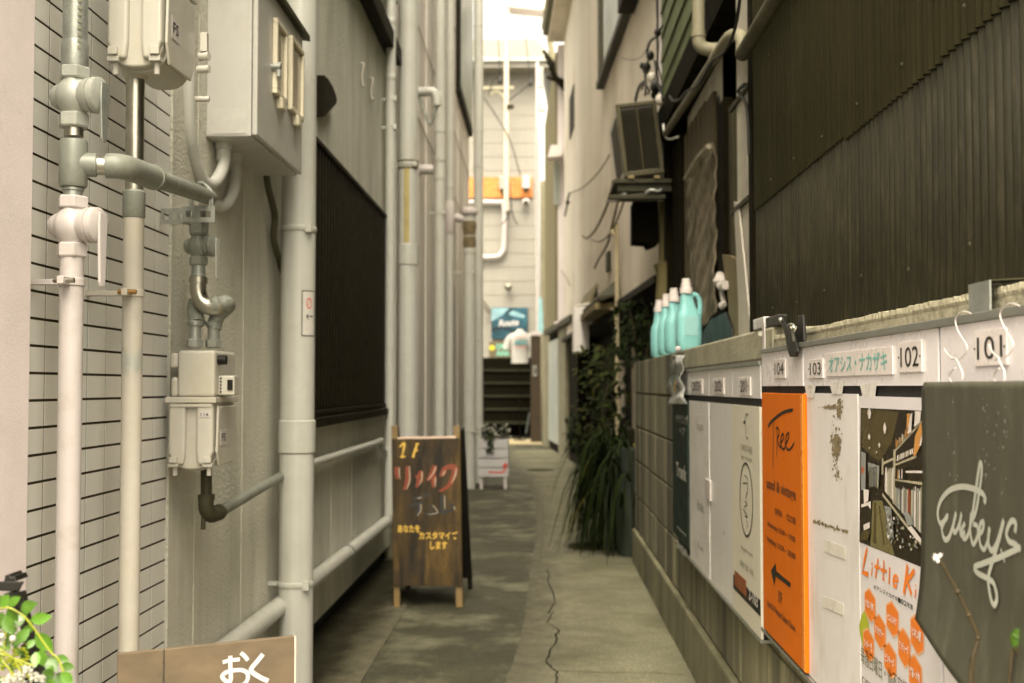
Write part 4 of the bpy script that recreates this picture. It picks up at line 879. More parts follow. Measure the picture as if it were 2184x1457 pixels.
# right directory board ----------------------------------
t = thing('tenant_board', 'right and larger tenant directory board with rooms 104, 103, 102 and 101', 'sign board', (XB, 1.9, .45), 'tenant directory boards on the block wall')
yB0, yB1 = 1.0, Yx(1625); zt = 1.098; zb_ = .46
MB().box(XB+.003, XW-.003, yB0, yB1, zb_, zt).build('backing', gap, t)
MB().box(XB-.006, XB+.003, yB0, yB1, zt, zt+.010).build('top_trim', alum, t, bevel=.001)
MB().box(XB-.006, XW-.003, yB0, yB1, zb_-.008, zb_).build('bottom_trim', alum, t)
for xa, xb in ((1626, 1713), (1716, 2002), (2008, 2500)):
    MB().box(XB, XB+.0028, max(yB0, Yx(xb)), Yx(xa), 1.0215, zt-.001).build('header_panel', M('pinkish_white_board', (.86, .82, .76), .3, var=.03, coat=.2), t)
def nplate(s, xa, xb, za, zb2, mt=blk, bold=.0, mg=.01, mgy=.18, dots=True):
    m = MB(); m.box(XB-.003, XB-.0003, Yx(xb), Yx(xa), za, zb2); po = m.build('number_plate', plate, t, bevel=.0008)
    W_ = Yx(xa)-Yx(xb); m = MB()
    put_text(s, (XB-.0036, Yx(xa)-W_*mg-W_*.1, za+(zb2-za)*mgy), (0, -1, 0), (0, 0, 1), W_*(.8-2*mg), (zb2-za)*(1-2*mgy), m, bold=bold)
    if dots:
        for f_ in (.04, .96): c_ = Vector((XB-.0036, Yx(xa)-W_*f_, (za+zb2)/2)); m.lathe(c_, NX, [(0, .0014), (.0008, .0014)], 8)
    m.build('lettering', mt, po)
nplate('104', 1654, 1678, 1.038, 1.080)
nplate('103', 1729, 1759, 1.036, 1.072)
nplate('オアシス・ナカザキ', 1766, 1909, 1.038, 1.080, teal, .012, -.04, .16, False)
nplate('102', 1922, 1972, 1.040, 1.084)
nplate('101', 2085, 2155, 1.044, 1.086)
zpt = 1.008
MB().box(XB, XB+.0028, Yx(1829), Yx(1716), zb_+.002, zpt).build('stained_panel', boardst, t)
m = MB(); rd = random.Random(9)          # torn tape across the gap
for (xa, xb, ya, yb_) in ((1717, 1740, 822, 850), (1770, 1800, 815, 840), (1835, 1870, 818, 846)):
    P4 = [onX(xa, ya+rd.uniform(-4, 4), XB-.001), onX(xb, ya+rd.uniform(-3, 3), XB-.001), onX(xb-4, yb_+rd.uniform(-3, 6), XB-.001), onX(xa+5, yb_, XB-.001)]
    MB().prism(P4, (-.0006, 0, 0)).build('torn_tape', M('old_tape', (.74, .71, .60), .3, var=.15, scale=20), t)
m = MB()
def blot(cx_, cy_, rx_, ry_, n, seed):
    rd = random.Random(seed)
    for k in range(n):
        x_, y_ = cx_+rd.gauss(0, rx_), cy_+rd.gauss(0, ry_); s_ = rd.uniform(.4, 1)**2*2.3
        P5 = [onX(x_+s_*math.cos(a_)*rd.uniform(.5, 1.1), y_+s_*1.8*math.sin(a_)*rd.uniform(.5, 1.2), XB-.0006-.000003*k) for a_ in [2*math.pi*j/8 for j in range(8)]]
        m.add(P5, [tuple(range(8))])
blot(1783, 945, 5, 18, 190, 1); blot(1786, 955, 3, 11, 200, 5); blot(1790, 872, 3, 9, 110, 2); blot(1770, 868, 9, 2, 90, 3); blot(1785, 1010, 4, 8, 30, 6)
for k in range(26): blot(1735+k*2.9, 1112+k*.9, 1.2, 1.6, 5, 20+k)
m.build('glue_stain', M('brown_glue', (.27, .21, .12), .8, var=.5, scale=90), t)
m = MB()
for (x_, y_, w_, h_) in ((1758, 1150, 45, 26), (1755, 1270, 44, 24)): m.prism([onX(x_, y_, XB-.001), onX(x_+w_, y_+18, XB-.001), onX(x_+w_, y_+18+h_, XB-.001), onX(x_, y_+h_, XB-.001)], (-.0004, 0, 0))
m.build('tape_mark', M('tape_residue', (.80, .77, .62), .3), t)
MB().box(XB, XB+.0028, yB0, Yx(2006), zb_+.002, zpt).build('panel', MATS['pinkish_white_board'], t)
# orange Tree sign
t = thing('orange_sign', 'bright orange acrylic sign with Tree in black script and an arrow', 'sign', (XB-.006, Yx(1669), .45))
Xo = XB-.008
MB().box(Xo, XB-.0003, Yx(1713, Xo), Yx(1625, Xo), .466, 1.006).build('panel', oran, t, bevel=.001)
MB().box(Xo-.0015, Xo-.0003, Yx(1713, Xo), Yx(1708.5, Xo), .468, 1.004).build('edge_strip', M('light_orange_edge', (.80, .26, .03), .3), t)
m = MB(); XI = Xo-.0008; zf = zc(1620, 860, 2.8)
for pl, w_ in (([(50, 140), (70, 110), (110, 75), (150, 52), (198, 40)], .007), ([(84, 110), (82, 200), (80, 290), (80, 380)], .004), ([(100, 135), (104, 200), (102, 320)], .004), ([(98, 150), (112, 150), (116, 185), (105, 215), (116, 250), (128, 268)], .005), ([(122, 240), (140, 215), (142, 185), (130, 195), (124, 240), (140, 275), (152, 262)], .005), ([(152, 245), (170, 215), (174, 180), (160, 190), (152, 240), (168, 278), (188, 268), (206, 235)], .005)):
    m.stroke([onX(*zf(x, y), XI) for x, y in pl], w_, NX, 6)
    XI -= .00002
ar = onX(1668, 1230, XI)
m.add([onX(*zf(x, y), XI) for x, y in ((68, 1000), (95, 955), (100, 1005))]+[onX(*zf(x, y), XI) for x, y in ((68, 1000), (100, 1005), (88, 1092))], [(0, 1, 2), (3, 4, 5)])
m.add([onX(*zf(x, y), XI-.00005) for x, y in ((92, 996), (185, 1075), (183, 1102), (92, 1030))], [(0, 1, 2, 3)])
m.build('script_lettering', blk, t)
m = MB()
rtext('used & vintage', 1635, 1697, 1030, 1062, XI, m, bold=.02); rtext('OPEN     CLOSE', 1652, 1697, 1094, 1108, XI, m, bold=.02); rtext('Weekday 13:00 ~ 19:00', 1636, 1696, 1128, 1143, XI, m, bold=.02); rtext('Holiday 12:00 ~ 20:00', 1636, 1696, 1162, 1178, XI, m, bold=.02); rtext('1F', 1660, 1668, 1262, 1288, XI, m, bold=.02); rtext('Used & Vintage Select Store', 1636, 1696, 1305, 1325, XI, m, bold=.02)
m.build('lettering', darktext, t)
# shop poster (interior photograph, orange lettering, hexagons)
t = thing('shop_poster', 'white shop poster with an interior photograph and orange hexagons, partly under the black sheet', 'poster', (XB, Yx(1900), .46))
Xq = XB-.0015; ya_, yb_ = Yx(1832, Xq), Yx(1994, Xq)
MB().box(Xq, XB+.0028, Yx(2001), ya_, .463, zpt-.003).build('sheet', M('poster_paper', (.72, .69, .64), .4, var=.02), t)
zf = zc(1820, 860, 4.857)
ph = MB(); lay = [0]
pm = [M('print_dark_brown', (.035, .025, .010), .3), M('print_olive_brown', (.12, .09, .035), .3), M('print_shelf', (.46, .41, .28), .3), M('print_grey_blue', (.30, .31, .31), .3), M('print_floor', (.22, .19, .09), .3), M('print_white', (.78, .72, .62), .3), M('print_orange', (.62, .30, .08), .3), M('print_yellow_green', (.25, .24, .03), .3), M('print_red', (.45, .1, .04), .3)]
def pp(poly, mi):
    lay[0] += 1; ph.mat(mi); X_ = Xq-.0003-.00002*lay[0]
    ph.add([onX(*zf(x, y), X_) for x, y in poly], [tuple(range(len(poly)))])
pp([(75, 48), (722, 78), (722, 500), (714, 1702), (62, 1438)], 0)
pp([(80, 60), (470, 90), (400, 400), (270, 600), (200, 560), (90, 450)], 1)
pp([(200, 1010), (300, 1010), (425, 1580), (175, 1480)], 4); pp([(215, 1030), (235, 1030), (240, 1460), (205, 1450)], 1); pp([(262, 1060), (275, 1060), (330, 1470), (310, 1470)], 1)
for (a_, b_, c_, d_, mi) in (((430, 480), (722, 165), (722, 190), (435, 505), 2), ((430, 630), (655, 535), (655, 565), (435, 650), 2), ((425, 785), (720, 820), (720, 850), (425, 800), 2), ((300, 925), (715, 1460), (715, 1500), (300, 960), 2), ((310, 610), (420, 560), (420, 585), (310, 640), 2), ((540, 700), (720, 700), (720, 725), (540, 722), 5)): pp([a_, b_, c_, d_], mi)
pp([(415, 480), (440, 480), (425, 1050), (405, 1030)], 2); pp([(296, 570), (312, 570), (310, 740), (292, 740)], 2)
rd = random.Random(3)
for k in range(34):
    x_ = 430+k*8.4; tp = 850+rd.uniform(0, 60); bt = 1060+ (x_-430)*1.1; pp([(x_, tp), (x_+8+rd.uniform(0, 5), tp+5), (x_+8, bt), (x_-3, bt-10)], rd.choice([3, 3, 5, 0, 2, 7 if x_ > 600 else 3, 8 if rd.random() < .3 else 3]))
for k in range(12):
    x_ = 320+k*8; pp([(x_, 660+rd.uniform(0, 90)), (x_+9, 665), (x_+8, 920+k*9), (x_-2, 900+k*9)], rd.choice([5, 3, 2, 5, 0]))
for k in range(10):
    x_ = 440+k*16; yt_ = 470-(x_-430)*1.0; pp([(x_, yt_-rd.uniform(40, 110)), (x_+9, yt_-60), (x_+9, yt_-8), (x_-1, yt_)], rd.choice([5, 6, 2, 0]))
pp([(555, 110), (590, 105), (575, 230), (550, 300)], 6); pp([(590, 120), (610, 95), (600, 300), (560, 320)], 5); pp([(640, 80), (700, 85), (690, 200), (630, 250)], 5); pp([(620, 540), (640, 340), (700, 200), (722, 300), (690, 450), (640, 550)], 6); pp([(680, 440), (722, 280), (722, 340), (700, 440)], 5)
for k in range(9): x_ = 450+k*19; pp([(x_, 600-k*10), (x_+4, 540-k*8), (x_+17, 535-k*9), (x_+15, 600-k*9)], rd.choice([5, 2, 5, 6]))
for k in range(6): x_ = 455+k*14; pp([(x_, 780), (x_+3, 670+rd.uniform(0, 40)), (x_+10, 680), (x_+10, 785)], rd.choice([6, 3, 5, 0]))
pp([(80, 500), (130, 520), (125, 900), (80, 900)], 3); pp([(82, 660), (115, 670), (100, 730), (82, 720)], 8); pp([(150, 610), (270, 650), (260, 870), (165, 860)], 3)
for k in range(7): x_ = 160+k*15; pp([(x_, 660), (x_+7, 662), (x_+6, 880), (x_-2, 880)], rd.choice([0, 1, 2]))
pp([(105, 890), (160, 900), (155, 1010), (110, 1040)], 5); pp([(80, 1050), (180, 1015), (180, 1100), (150, 1060), (85, 1080)], 5); pp([(105, 1260), (170, 1230), (170, 1290), (110, 1320)], 5); pp([(95, 1330), (180, 1310), (150, 1420), (70, 1420)], 1)
pp([(320, 1060), (390, 1080), (420, 1400), (390, 1460)], 3)
for k in range(150):
    x_, y_ = rd.uniform(330, 690), rd.uniform(1080, 1640)
    if y_ < 1010+(x_-330)*1.3 or y_ > 1470+(x_-330)*.41-60: continue
    s_ = rd.uniform(7, 22); pp([(x_, y_), (x_+s_, y_+s_*.5), (x_+s_*.7, y_+s_*2), (x_-s_*.2, y_+s_*1.6)], rd.choice([3, 5, 3, 0, 1, 2, 3]))
pp([(520, 1130), (560, 1120), (600, 1180), (620, 1260), (560, 1270)], 3); pp([(560, 1290), (600, 1270), (720, 1430), (710, 1460), (640, 1400)], 5)
def lamp_(x, y, w_, h_): pp([(x-w_, y), (x, y-h_), (x+w_, y), (x+w_*.4, y+h_), (x-w_*.3, y+h_)], 5)
lamp_(325, 255, 16, 62); lamp_(163, 345, 13, 32); lamp_(268, 432, 11, 26); lamp_(165, 100, 20, 60); lamp_(240, 508, 8, 9); lamp_(165, 462, 8, 8)
ph.build('shop_photograph', pm, t)
zf = zc(1820, 1100, 4.082)
m = MB(); XI = Xq-.0012
for pl, w_ in (([(118, 285), (95, 390), (78, 492), (130, 512)], .0085), ([(165, 410), (158, 425)], .004), ([(165, 450), (155, 522)], .004), ([(215, 375), (190, 540)], .006), ([(183, 440), (232, 455)], .005), ([(265, 390), (258, 560), (270, 555)], .0055), ([(238, 470), (290, 485)], .005), ([(315, 450), (308, 595)], .0055), ([(345, 560), (385, 568), (375, 525), (352, 535), (345, 590), (365, 618), (378, 605)], .005), ([(470, 430), (455, 560), (438, 682)], .0095), ([(530, 475), (495, 530), (455, 560)], .008), ([(455, 545), (485, 620), (505, 690)], .008), ([(545, 600), (543, 612)], .004), ([(542, 640), (535, 715)], .004)):
    m.stroke([onX(*zf(x, y), XI) for x, y in pl], w_, NX, 3 if len(pl) > 4 else 0); XI -= .00002
m.build('title_lettering', orprint, t)
m = MB(); XI = Xq-.0012
for i, ch in enumerate('オアシスナカザキ102号室'):
    x_ = 175+i*26.5; y_ = 598+i*13.5; (xa, yy0) = zf(x_, y_); (xb, yy1) = zf(x_+23, y_+50)
    rtext(ch, xa, xb, yy0+2, yy1-2+i*.3, XI, m, bold=.01)
m.build('address_lettering', blk, t)
hexes = [(150, 780, 'がま口・財布'), (345, 900, 'デニムリメイク'), (236, 1010, 'アクセサリー'), (448, 1150, 'アンティーク'), (137, 1125, 'カッター・靴'), (325, 1260, 'ビンテージ'), (560, 1035, 'リネン服'), (545, 1385, '雑貨・小物')]
for (cx_, cy_, s_) in hexes:
    c_ = onX(*zf(cx_, cy_), Xq); a_, b_ = .0275, .0225
    if cx_ > 400: a_, b_ = .0255, .024
    P6 = [Vector((Xq-.0012, c_.y+a_*u, c_.z+b_*v)) for u, v in ((1, .62), (.1, 1.05), (-1, .62), (-1, -.62), (-.1, -1.05), (1, -.62))]
    MB().add([c_.lerp(p, 1.14)+Vector((.0004, 0, 0)) for p in P6], [tuple(range(6))]).build('hexagon_rim', M('pale_orange_print', (.85, .45, .22), .4), t)
    ho = MB().add(P6, [tuple(range(6))]).build('hexagon', orprint, t); hl = MB()
    put_text(s_, (Xq-.0018, c_.y+a_*.82, c_.z-b_*.27), (0, -1, 0), (0, 0, 1), a_*1.64, b_*.58, hl, bold=.03)
    hl.build('hexagon_lettering', M('print_white_text', (.82, .78, .7), .4), ho)
m = MB(); m.add([onX(*zf(x, y), Xq-.0006) for x, y in ((100, 815), (70, 870), (50, 960), (60, 1040), (90, 1180), (110, 1225), (132, 1210), (100, 1100), (145, 1030), (130, 920))], [tuple(range(10))]); m.build('lime_shape', limep, t)
m = MB(); rtext('毎週日曜日・他不定期', 1836, 1935, 1415, 1455, XI, m, bold=.005); rtext('OPEN 12:00', 1838, 1900, 1468, 1488, XI, m); m.build('hours_lettering', grl, t)

# black metal sheet hung from S hooks --------------------
XP = .490
def Xpl(z):
    d_ = max(0, .80-z); return XP-1.5*d_*d_*.35*2
zt_ = onX(2050, 814, XP).z; YL = Yx(1967, XP); YR = 1.02; zbm = .60
t = thing('black_sheet_sign', 'dark grey metal sheet hanging from wire hooks with silver handwritten Endbeys', 'sign', (XP, 1.3, zbm))
m = MB()
def shf(u, v):
    zb_ = .674+(.050*(1-u/.5)**1.6 if u < .5 else 0); z_ = zb_+(zt_-zb_)*v
    cut = .012*(v-.97)/.03 if v > .97 else 0
    y_ = YL-cut+(YR-(YL-cut))*u
    return Vector((Xpl(z_)-.006*(1-u)**4*max(0, 1-v*1.6), y_, z_))
m.grid(shf, 24, 40); m.build('sheet', chalkb, t, solid=.0014)
zf = zc(1940, 800, 2.217); m = MB(); k_ = 0
for pl, w_ in (([(352, 605), (358, 585), (340, 556), (300, 537), (245, 528), (190, 545), (150, 590), (133, 645), (142, 700), (165, 690), (180, 665), (165, 690), (152, 730), (165, 775), (185, 770), (205, 715), (220, 650)], .0070),
               ([(220, 650), (208, 700), (212, 745), (232, 715), (246, 655), (238, 710), (244, 758), (262, 740)], .0062),
               ([(262, 700), (246, 735), (258, 775), (280, 745), (300, 640), (318, 510), (333, 418), (342, 445), (330, 550), (312, 650), (285, 700)], .0062),
               ([(292, 650), (286, 730), (300, 800), (322, 760), (320, 715), (300, 705)], .0060),
               ([(322, 760), (345, 735), (350, 695), (333, 710), (332, 790), (352, 825), (372, 780)], .0060),
               ([(378, 720), (372, 790), (388, 830), (415, 790), (445, 685), (425, 770), (402, 850), (378, 930), (372, 975), (385, 1060), (402, 1088), (413, 1050), (400, 990), (375, 965), (320, 935), (308, 908), (345, 892), (430, 860), (525, 815)], .0068),
               ([(498, 745), (502, 700), (480, 692), (458, 745), (470, 785), (500, 800), (525, 828)], .0066), ([(430, 820), (450, 885)], .003)):
    def on(x, y):
        q = onX(x, y, XP); return onX(x, y, Xpl(q.z)-.0016-.00003*k_-.0032*max(0, .84-q.z)/.1)
    m.stroke([on(*zf(x, y)) for x, y in pl], w_, NX, 6); k_ += 1
m.build('spray_lettering', silverp, t)
m = MB(); rd = random.Random(8)
for k in range(46):
    x_ = rd.choice([2095, 2102, 2140, 2030, 2125, 2165, 2040])+rd.gauss(0, 5); y_ = rd.uniform(830, 1060); h_ = rd.uniform(2, 9)
    a_ = onX(x_, y_, XP-.0016-.00001*k); m.add([a_, onX(x_+rd.uniform(.8, 2.4), y_+1, XP-.0016-.00001*k), onX(x_+rd.uniform(.2, 1.8), y_+h_, XP-.0016-.00001*k)], [(0, 1, 2)])
m.build('paint_fleck', silverp, t)
zf = zc(1580, 550, 3.616)
for n_, (l1, l2, lab) in enumerate((([(1775, 430), (1745, 418), (1700, 418), (1668, 445), (1655, 490), (1675, 560), (1712, 625), (1742, 675), (1740, 722), (1705, 768), (1655, 782), (1600, 748), (1570, 700)], [(1625, 785), (1650, 775), (1672, 800), (1700, 860), (1712, 905), (1700, 955), (1660, 972), (1620, 950), (1610, 905), (1630, 870), (1655, 850)], 'left pair of white wire S hooks holding the black sheet'), ([(2150, 372), (2110, 356), (2060, 358), (2015, 395), (2000, 450), (2030, 530), (2075, 610), (2100, 660), (2090, 715), (2045, 762), (1990, 770), (1940, 725), (1915, 672)], [(1960, 790), (1985, 775), (2000, 810), (2030, 870), (2036, 930), (2020, 970), (1985, 985), (1958, 950), (1955, 905), (1975, 870), (1995, 855)], 'right pair of white wire S hooks, crossing the 101 number plate'))):
    t = thing('wire_hook', lab, 'hook', onX(*zf(*l1[6]), .5), 'wire hooks of the black sheet')
    MB().tube([onX(*zf(x, y), .507-.003*(i/12)) for i, (x, y) in enumerate(l1)], .0008, 8, 5).build('upper_hook', wirew, t)
    MB().tube([onX(*zf(x, y), .500-.0012*i) for i, (x, y) in enumerate(l2)], .0008, 8, 5).build('lower_hook', wirew, t)
# steel strap over the coping
ya_, yb_ = Yx(2118, .535), Yx(2073, .535)
t = thing('steel_strap', 'bent galvanised steel strap hooked over the coping above the boards', 'strap', (.54, (ya_+yb_)/2, 1.108))
MB().box(.533, .5355, ya_, yb_, 1.108, 1.147).build('face', galv, t)
MB().hexa([(.536, ya_, 1.146), (.536, yb_, 1.146), (.60, yb_, 1.149), (.60, ya_, 1.149)], [(.536, ya_, 1.1475), (.536, yb_, 1.1475), (.60, yb_, 1.151), (.60, ya_, 1.151)]).build('top_bend', dkgr, t)
# black spring clamp and clear bracket
t = thing('spring_clamp', 'black spring clamp gripping the top edge of the board above number 104', 'clamp', onX(1690, 758, .50))
zf = zc(1580, 550, 3.616)
for nm, pl in (('jaw', [(290, 470), (320, 460), (345, 520), (400, 590), (430, 720), (420, 765), (375, 765), (355, 700), (340, 600)]), ('handle', [(440, 445), (475, 440), (485, 640), (440, 670), (400, 690), (385, 620), (430, 540)])):
    MB().prism([onX(*zf(x, y), .505 if nm == 'jaw' else .518) for x, y in pl], (.006, 0, 0)).build(nm, blackp, t, bevel=.0015)
MB().sphere(onX(*zf(310, 478), .505), .006, 8, 6, (1, 1, 1)).build('tip', galv, t)
MB().tube([onX(*zf(370, 520), .512), onX(*zf(390, 512), .505), onX(*zf(410, 530), .50), onX(*zf(400, 570), .50), onX(*zf(410, 640), .505)], .003, 8, 4).build('spring', galv, t)
t = thing('clear_bracket', 'small clear plastic and black clip on the coping left of the spring clamp', 'clip', onX(1640, 718, .56))
a_ = Yx(1618, .56); MB().box(.545, .57, Yx(1634, .55), Yx(1612, .55), 1.164, 1.192).build('clear_block', clearp, t, bevel=.003)
MB().box(.548, .572, Yx(1663, .55), Yx(1636, .55), 1.164, 1.188).build('black_block', blackp, t, bevel=.003)
MB().cyl(onX(1622, 712, .54), onX(1622, 712, .543), .006, 10).build('bolt', steel, t)
MB().box(.522, .524, Yx(1632, .522), Yx(1627, .522), 1.09, 1.17).build('white_tab', white, t)

# ================================================================== CORRUGATED SHED
XC = .70; YC = 3.80
t = thing('corrugated_shed', 'dark brown corrugated iron shed wall rising behind the block wall', 'shed', (1.4, 2.3, 0))
def corrug(X, z0, z1, mt, name, jag_=0, seed=1):
    m = MB(); p_ = .032; n = int((YC-.75)/p_*8); rd = random.Random(seed); jz = {}
    vs = []
    for i in range(n+1):
        y_ = .75+(YC-.75)*i/n; x_ = X+.0062*math.cos(2*math.pi*(y_-.75)/p_)
        k = int((y_-.75)/.64); zz = z0+(jz.setdefault(k, rd.uniform(-jag_, jag_)) if jag_ else 0)
        vs += [Vector((x_, y_, zz)), Vector((x_, y_, z1))]
    m.add(vs, [(2*i, 2*i+2, 2*i+3, 2*i+1) for i in range(n)], True); return m.build(name, mt, t, sharp=80, solid=.0012)
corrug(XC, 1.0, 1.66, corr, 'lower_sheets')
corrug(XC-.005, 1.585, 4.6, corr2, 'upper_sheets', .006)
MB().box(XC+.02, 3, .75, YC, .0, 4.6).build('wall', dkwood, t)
rd = random.Random(12)
for z_ in (1.63, 2.02, 1.25):
    for k in range(9): y_ = .94+.32*k+rd.uniform(-.01, .01); MB().lathe((XC-(.0125 if z_ > 1.5 else .0068), y_, z_+rd.uniform(-.01, .01)), NX, [(0, .005), (.002, .004), (.004, .001)], 8).build('nail_head', dkgr, t)
MB().box(XC-.012, XC+.02, YC+.001, YC+.075, .9, 4.6).build('corner_post', dkwood, t, bevel=.004)
Xg = .655; zg = onX(1640, 22, Xg).z
t = thing('roof_drain', 'olive grey gutter pipe running high along the corrugated wall with a pale elbow', 'gutter pipe', (Xg, 3.5, zg))
MB().cyl((Xg, .8, zg), (Xg, 3.78, zg), .024, 16).build('run', M('olive_pipe', (.10, .085, .045), .6), t)
e0 = Vector((Xg, 3.78, zg)); m = MB(); m.tube([e0, onY(1580, 78, 3.95), onY(1560, 76, 4.1), onY(1545, 92, 4.2), onY(1530, 115, 4.3), onY(1522, 128, 4.4)], .021, 14, 5); m.build('elbow', M('dull_grey_elbow', (.30, .27, .19), .6), t)
a_ = onY(1518, 136, 4.5); b_ = onX(1420, 285, a_.x); MB().cyl(onY(1522, 128, 4.4), b_, .018, 14).build('far_run', M('olive_pipe_light', (.17, .145, .08), .5), t)
t = thing('green_house_drain', 'pale vertical rain pipe with an elbow in front of the green boards', 'drain pipe', onY(1490, 100, 4.75))
m = MB(); q = onY(1490, 80, 4.75); m.cyl((q.x, 4.75, q.z), (q.x, 4.75, 6), .026, 18); m.build('pipe', MATS['dull_grey_elbow'], t)
m = MB(); m.tube([q+Vector((0, 0, .03)), q, q+Vector((.008, 0, -.035)), q+Vector((.04, 0, -.05)), q+Vector((.075, 0, -.05))], .028, 14, 4); m.lathe(q+Vector((0, 0, .0)), (0, 0, 1), [(0, .031), (.012, .031)], 18); m.build('elbow', MATS['dull_grey_elbow'], t)

# ------------------------------------------------------------------ green clapboard house with dark recess
XG = .75
t = thing('green_house', 'green clapboard upper storey over a dark cluttered lean-to', 'house', (1.6, 5.4, 0))
m = MB(); z_ = 2.70
while z_ < 6.5:
    m.hexa([(XG-.012, 3.95, z_), (XG+.2, 3.95, z_), (XG+.2, 7.14, z_), (XG-.012, 7.14, z_)], [(XG, 3.95, z_+.15), (XG+.2, 3.95, z_+.15), (XG+.2, 7.14, z_+.15), (XG, 7.14, z_+.15)]); z_ += .152
m.build('clapboards', greenb, t)
MB().box(XG-.02, XG+.01, 7.142, 7.20, 2.3, 6.5).build('corner_trim', white, t)
MB().box(XG-.04, 2.5, 3.92, 7.14, 2.52, 2.68).build('soffit_beam', dkwood, t)
MB().box(XG+.45, 3, 3.92, 7.6, 0, 6.5).build('back_wall', dkwood, t)
MB().box(XG+.0, XG+.45, 6.95, 7.1, 0, 2.5).build('side_wall', dkwood, t)
MB().box(XG+.05, XG+.45, 3.92, 7.1, .95, 1.0).build('shelf', dkwood, t)
def rbar(name, label, cat, x0, x1, yt, yb_, X, mt, th=.02, group=None, bevel=.003, yt2=None):
    Ya, Yb = onX(x0, 500, X).y, onX(x1, 500, X).y; xm = (x0+x1)/2
    za, zb2 = onX(xm, yb_, X).z, onX(xm, yt, X).z
    m = MB(); m.box(X, X+th, Yb, Ya, za, zb2); o = m.build(name, mt, bevel=bevel); return tag(o, label, cat, group)
rbar('back_panel', 'pale grey sheet panel behind the dark palings', 'panel', 1468, 1540, 130, 380, XG+.07, M('pale_old_panel', (.80, .74, .56), .8, streak=.3), .01)
t = thing('paling_screen', 'row of dark wooden palings with stepped tops under the diagonal pipe', 'fence', onX(1490, 360, XG+.03))
for (xa, xb, yt) in ((1451, 1457, 290), (1462, 1467, 285), (1471, 1478, 262), (1481, 1487, 248), (1490, 1496, 232), (1499, 1506, 218), (1509, 1524, 203)):
    Ya, Yb = onX(xa, 500, XG+.04).y, onX(xb, 500, XG+.04).y
    MB().box(XG+.035, XG+.055, Yb, Ya, 1.0, onX((xa+xb)/2, yt, XG+.04).z).build('paling', M('paling_wood', (.14, .105, .06), .8, streak=.4), t, bevel=.003)
for (n_, lab, x0, x1, yt, yb_, X_, mt) in (
    ('timber_post', 'dark timber post left of the hanging burlap', 1433, 1452, 300, 740, XG+.02, dkwood),
    ('timber_post', 'dark timber post right of the hanging burlap', 1531, 1545, 215, 720, XG+.0, dkwood),
    ('timber_post', 'tall olive grey upright between the dark post and the white post', 1546, 1562, 230, 560, XG+.02, olive)):
    rbar(n_, lab, 'post', x0, x1, yt, yb_, X_, mt, .04, 'upright timbers in the recess')
t = thing('white_post', 'tall weathered white post beside the corrugated shed corner', 'post', onX(1590, 720, .70))
Ya, Yb = onX(1573, 500, .70).y, onX(1601, 500, .70).y; m = MB(); m.box(.70, .72, Yb, Ya, 1.0, 4.4); m.build('board', M('weathered_white', (.60, .55, .44), .7, streak=.25, dirt=(.2, .17, .1), damt=.4, dscale=5), t, bevel=.004)
m = MB(); m.prism([onX(x, y, .690) for x, y in ((1565, 430), (1574, 432), (1602, 720), (1578, 720))], (.006, 0, 0)); m.build('loose_strip', offwh, t)
MB().box(.688, .70, Yb-.02, Ya+.08, onX(1587, 434, .69).z, onX(1587, 424, .69).z).build('iron_strap', dkgr, t)
MB().box(.688, .70, Yb-.02, Ya+.1, onX(1587, 196, .69).z, onX(1587, 186, .69).z).build('iron_strap', dkgr, t)
m = MB(); m.prism([onX(x, y, .74) for x, y in ((1540, 543), (1556, 545), (1578, 560), (1578, 722), (1556, 722), (1553, 640))], (.015, 0, 0))
tag(m.build('leaning_board', tan), 'tan board leaning beside the white post', 'board')
# burlap
t = thing('burlap_cloth', 'ragged grey brown burlap cloth hanging from the palings', 'cloth', onX(1495, 690, XG))
m = MB()
def bur(u, v):
    xt = 1462+66*u; yt = 352+30*math.sin(u*5.2+1.2)-70*max(0, u-.45); xb = 1478+46*u; yb_ = 668+52*(1-u)
    if v > .0: x_ = xt+(xb-xt)*v**3
    y_ = yt+(yb_-yt)*v
    X_ = XG+.005+.008*math.sin(u*11+v*1.2)+.004*math.sin(v*15+u*6)+.004*math.sin(v*43+u*17)
    q = onX(xt+(xb-xt)*v**2, y_, XG); return Vector((X_, q.y, q.z))
m.grid(bur, 40, 90); m.build('cloth', burl, t, solid=.004)
m = MB(); m.tube([bur(.05, .0)+Vector((-.02, 0, 0)), bur(.5, .0)+Vector((-.02, 0, -.02)), bur(.95, 0)+Vector((-.02, 0, 0))], .012, 8, 4); m.build('rope_hem', M('pale_rope', (.5, .44, .32), .9), t)
m = MB(); rd = random.Random(2)
m.tube([onX(x, y, XG-.02) for x, y in ((1536, 588), (1532, 600), (1540, 612), (1548, 608))], .018, 10, 3); m.tube([onX(x, y, XG-.02) for x, y in ((1538, 612), (1541, 632), (1545, 650))], .010, 8, 3); m.sphere(onX(1536, 600, XG-.02), .03, 10, 6, (1, 1, .8)); m.sphere(onX(1540, 652, XG-.02), .016, 8, 6)
tag(m.build('knotted_rag', M('rag_white', (.62, .56, .48), .9, bump=.6, bscale=40, bdist=.01)), 'knotted white rag hanging beside the tan board', 'rag')
a_ = onX(1500, 740, XG+.0); m = MB(); m.prism([onX(x, y, XG-.02) for x, y in ((1493, 720), (1515, 682), (1548, 665), (1560, 700), (1562, 735), (1495, 748))], (.08, 0, 0))
tag(m.build('black_crate', M('black_crate_plastic', (.015, .013, .009), .5)), 'black crate on the ledge between the bottles and the tan board', 'crate')

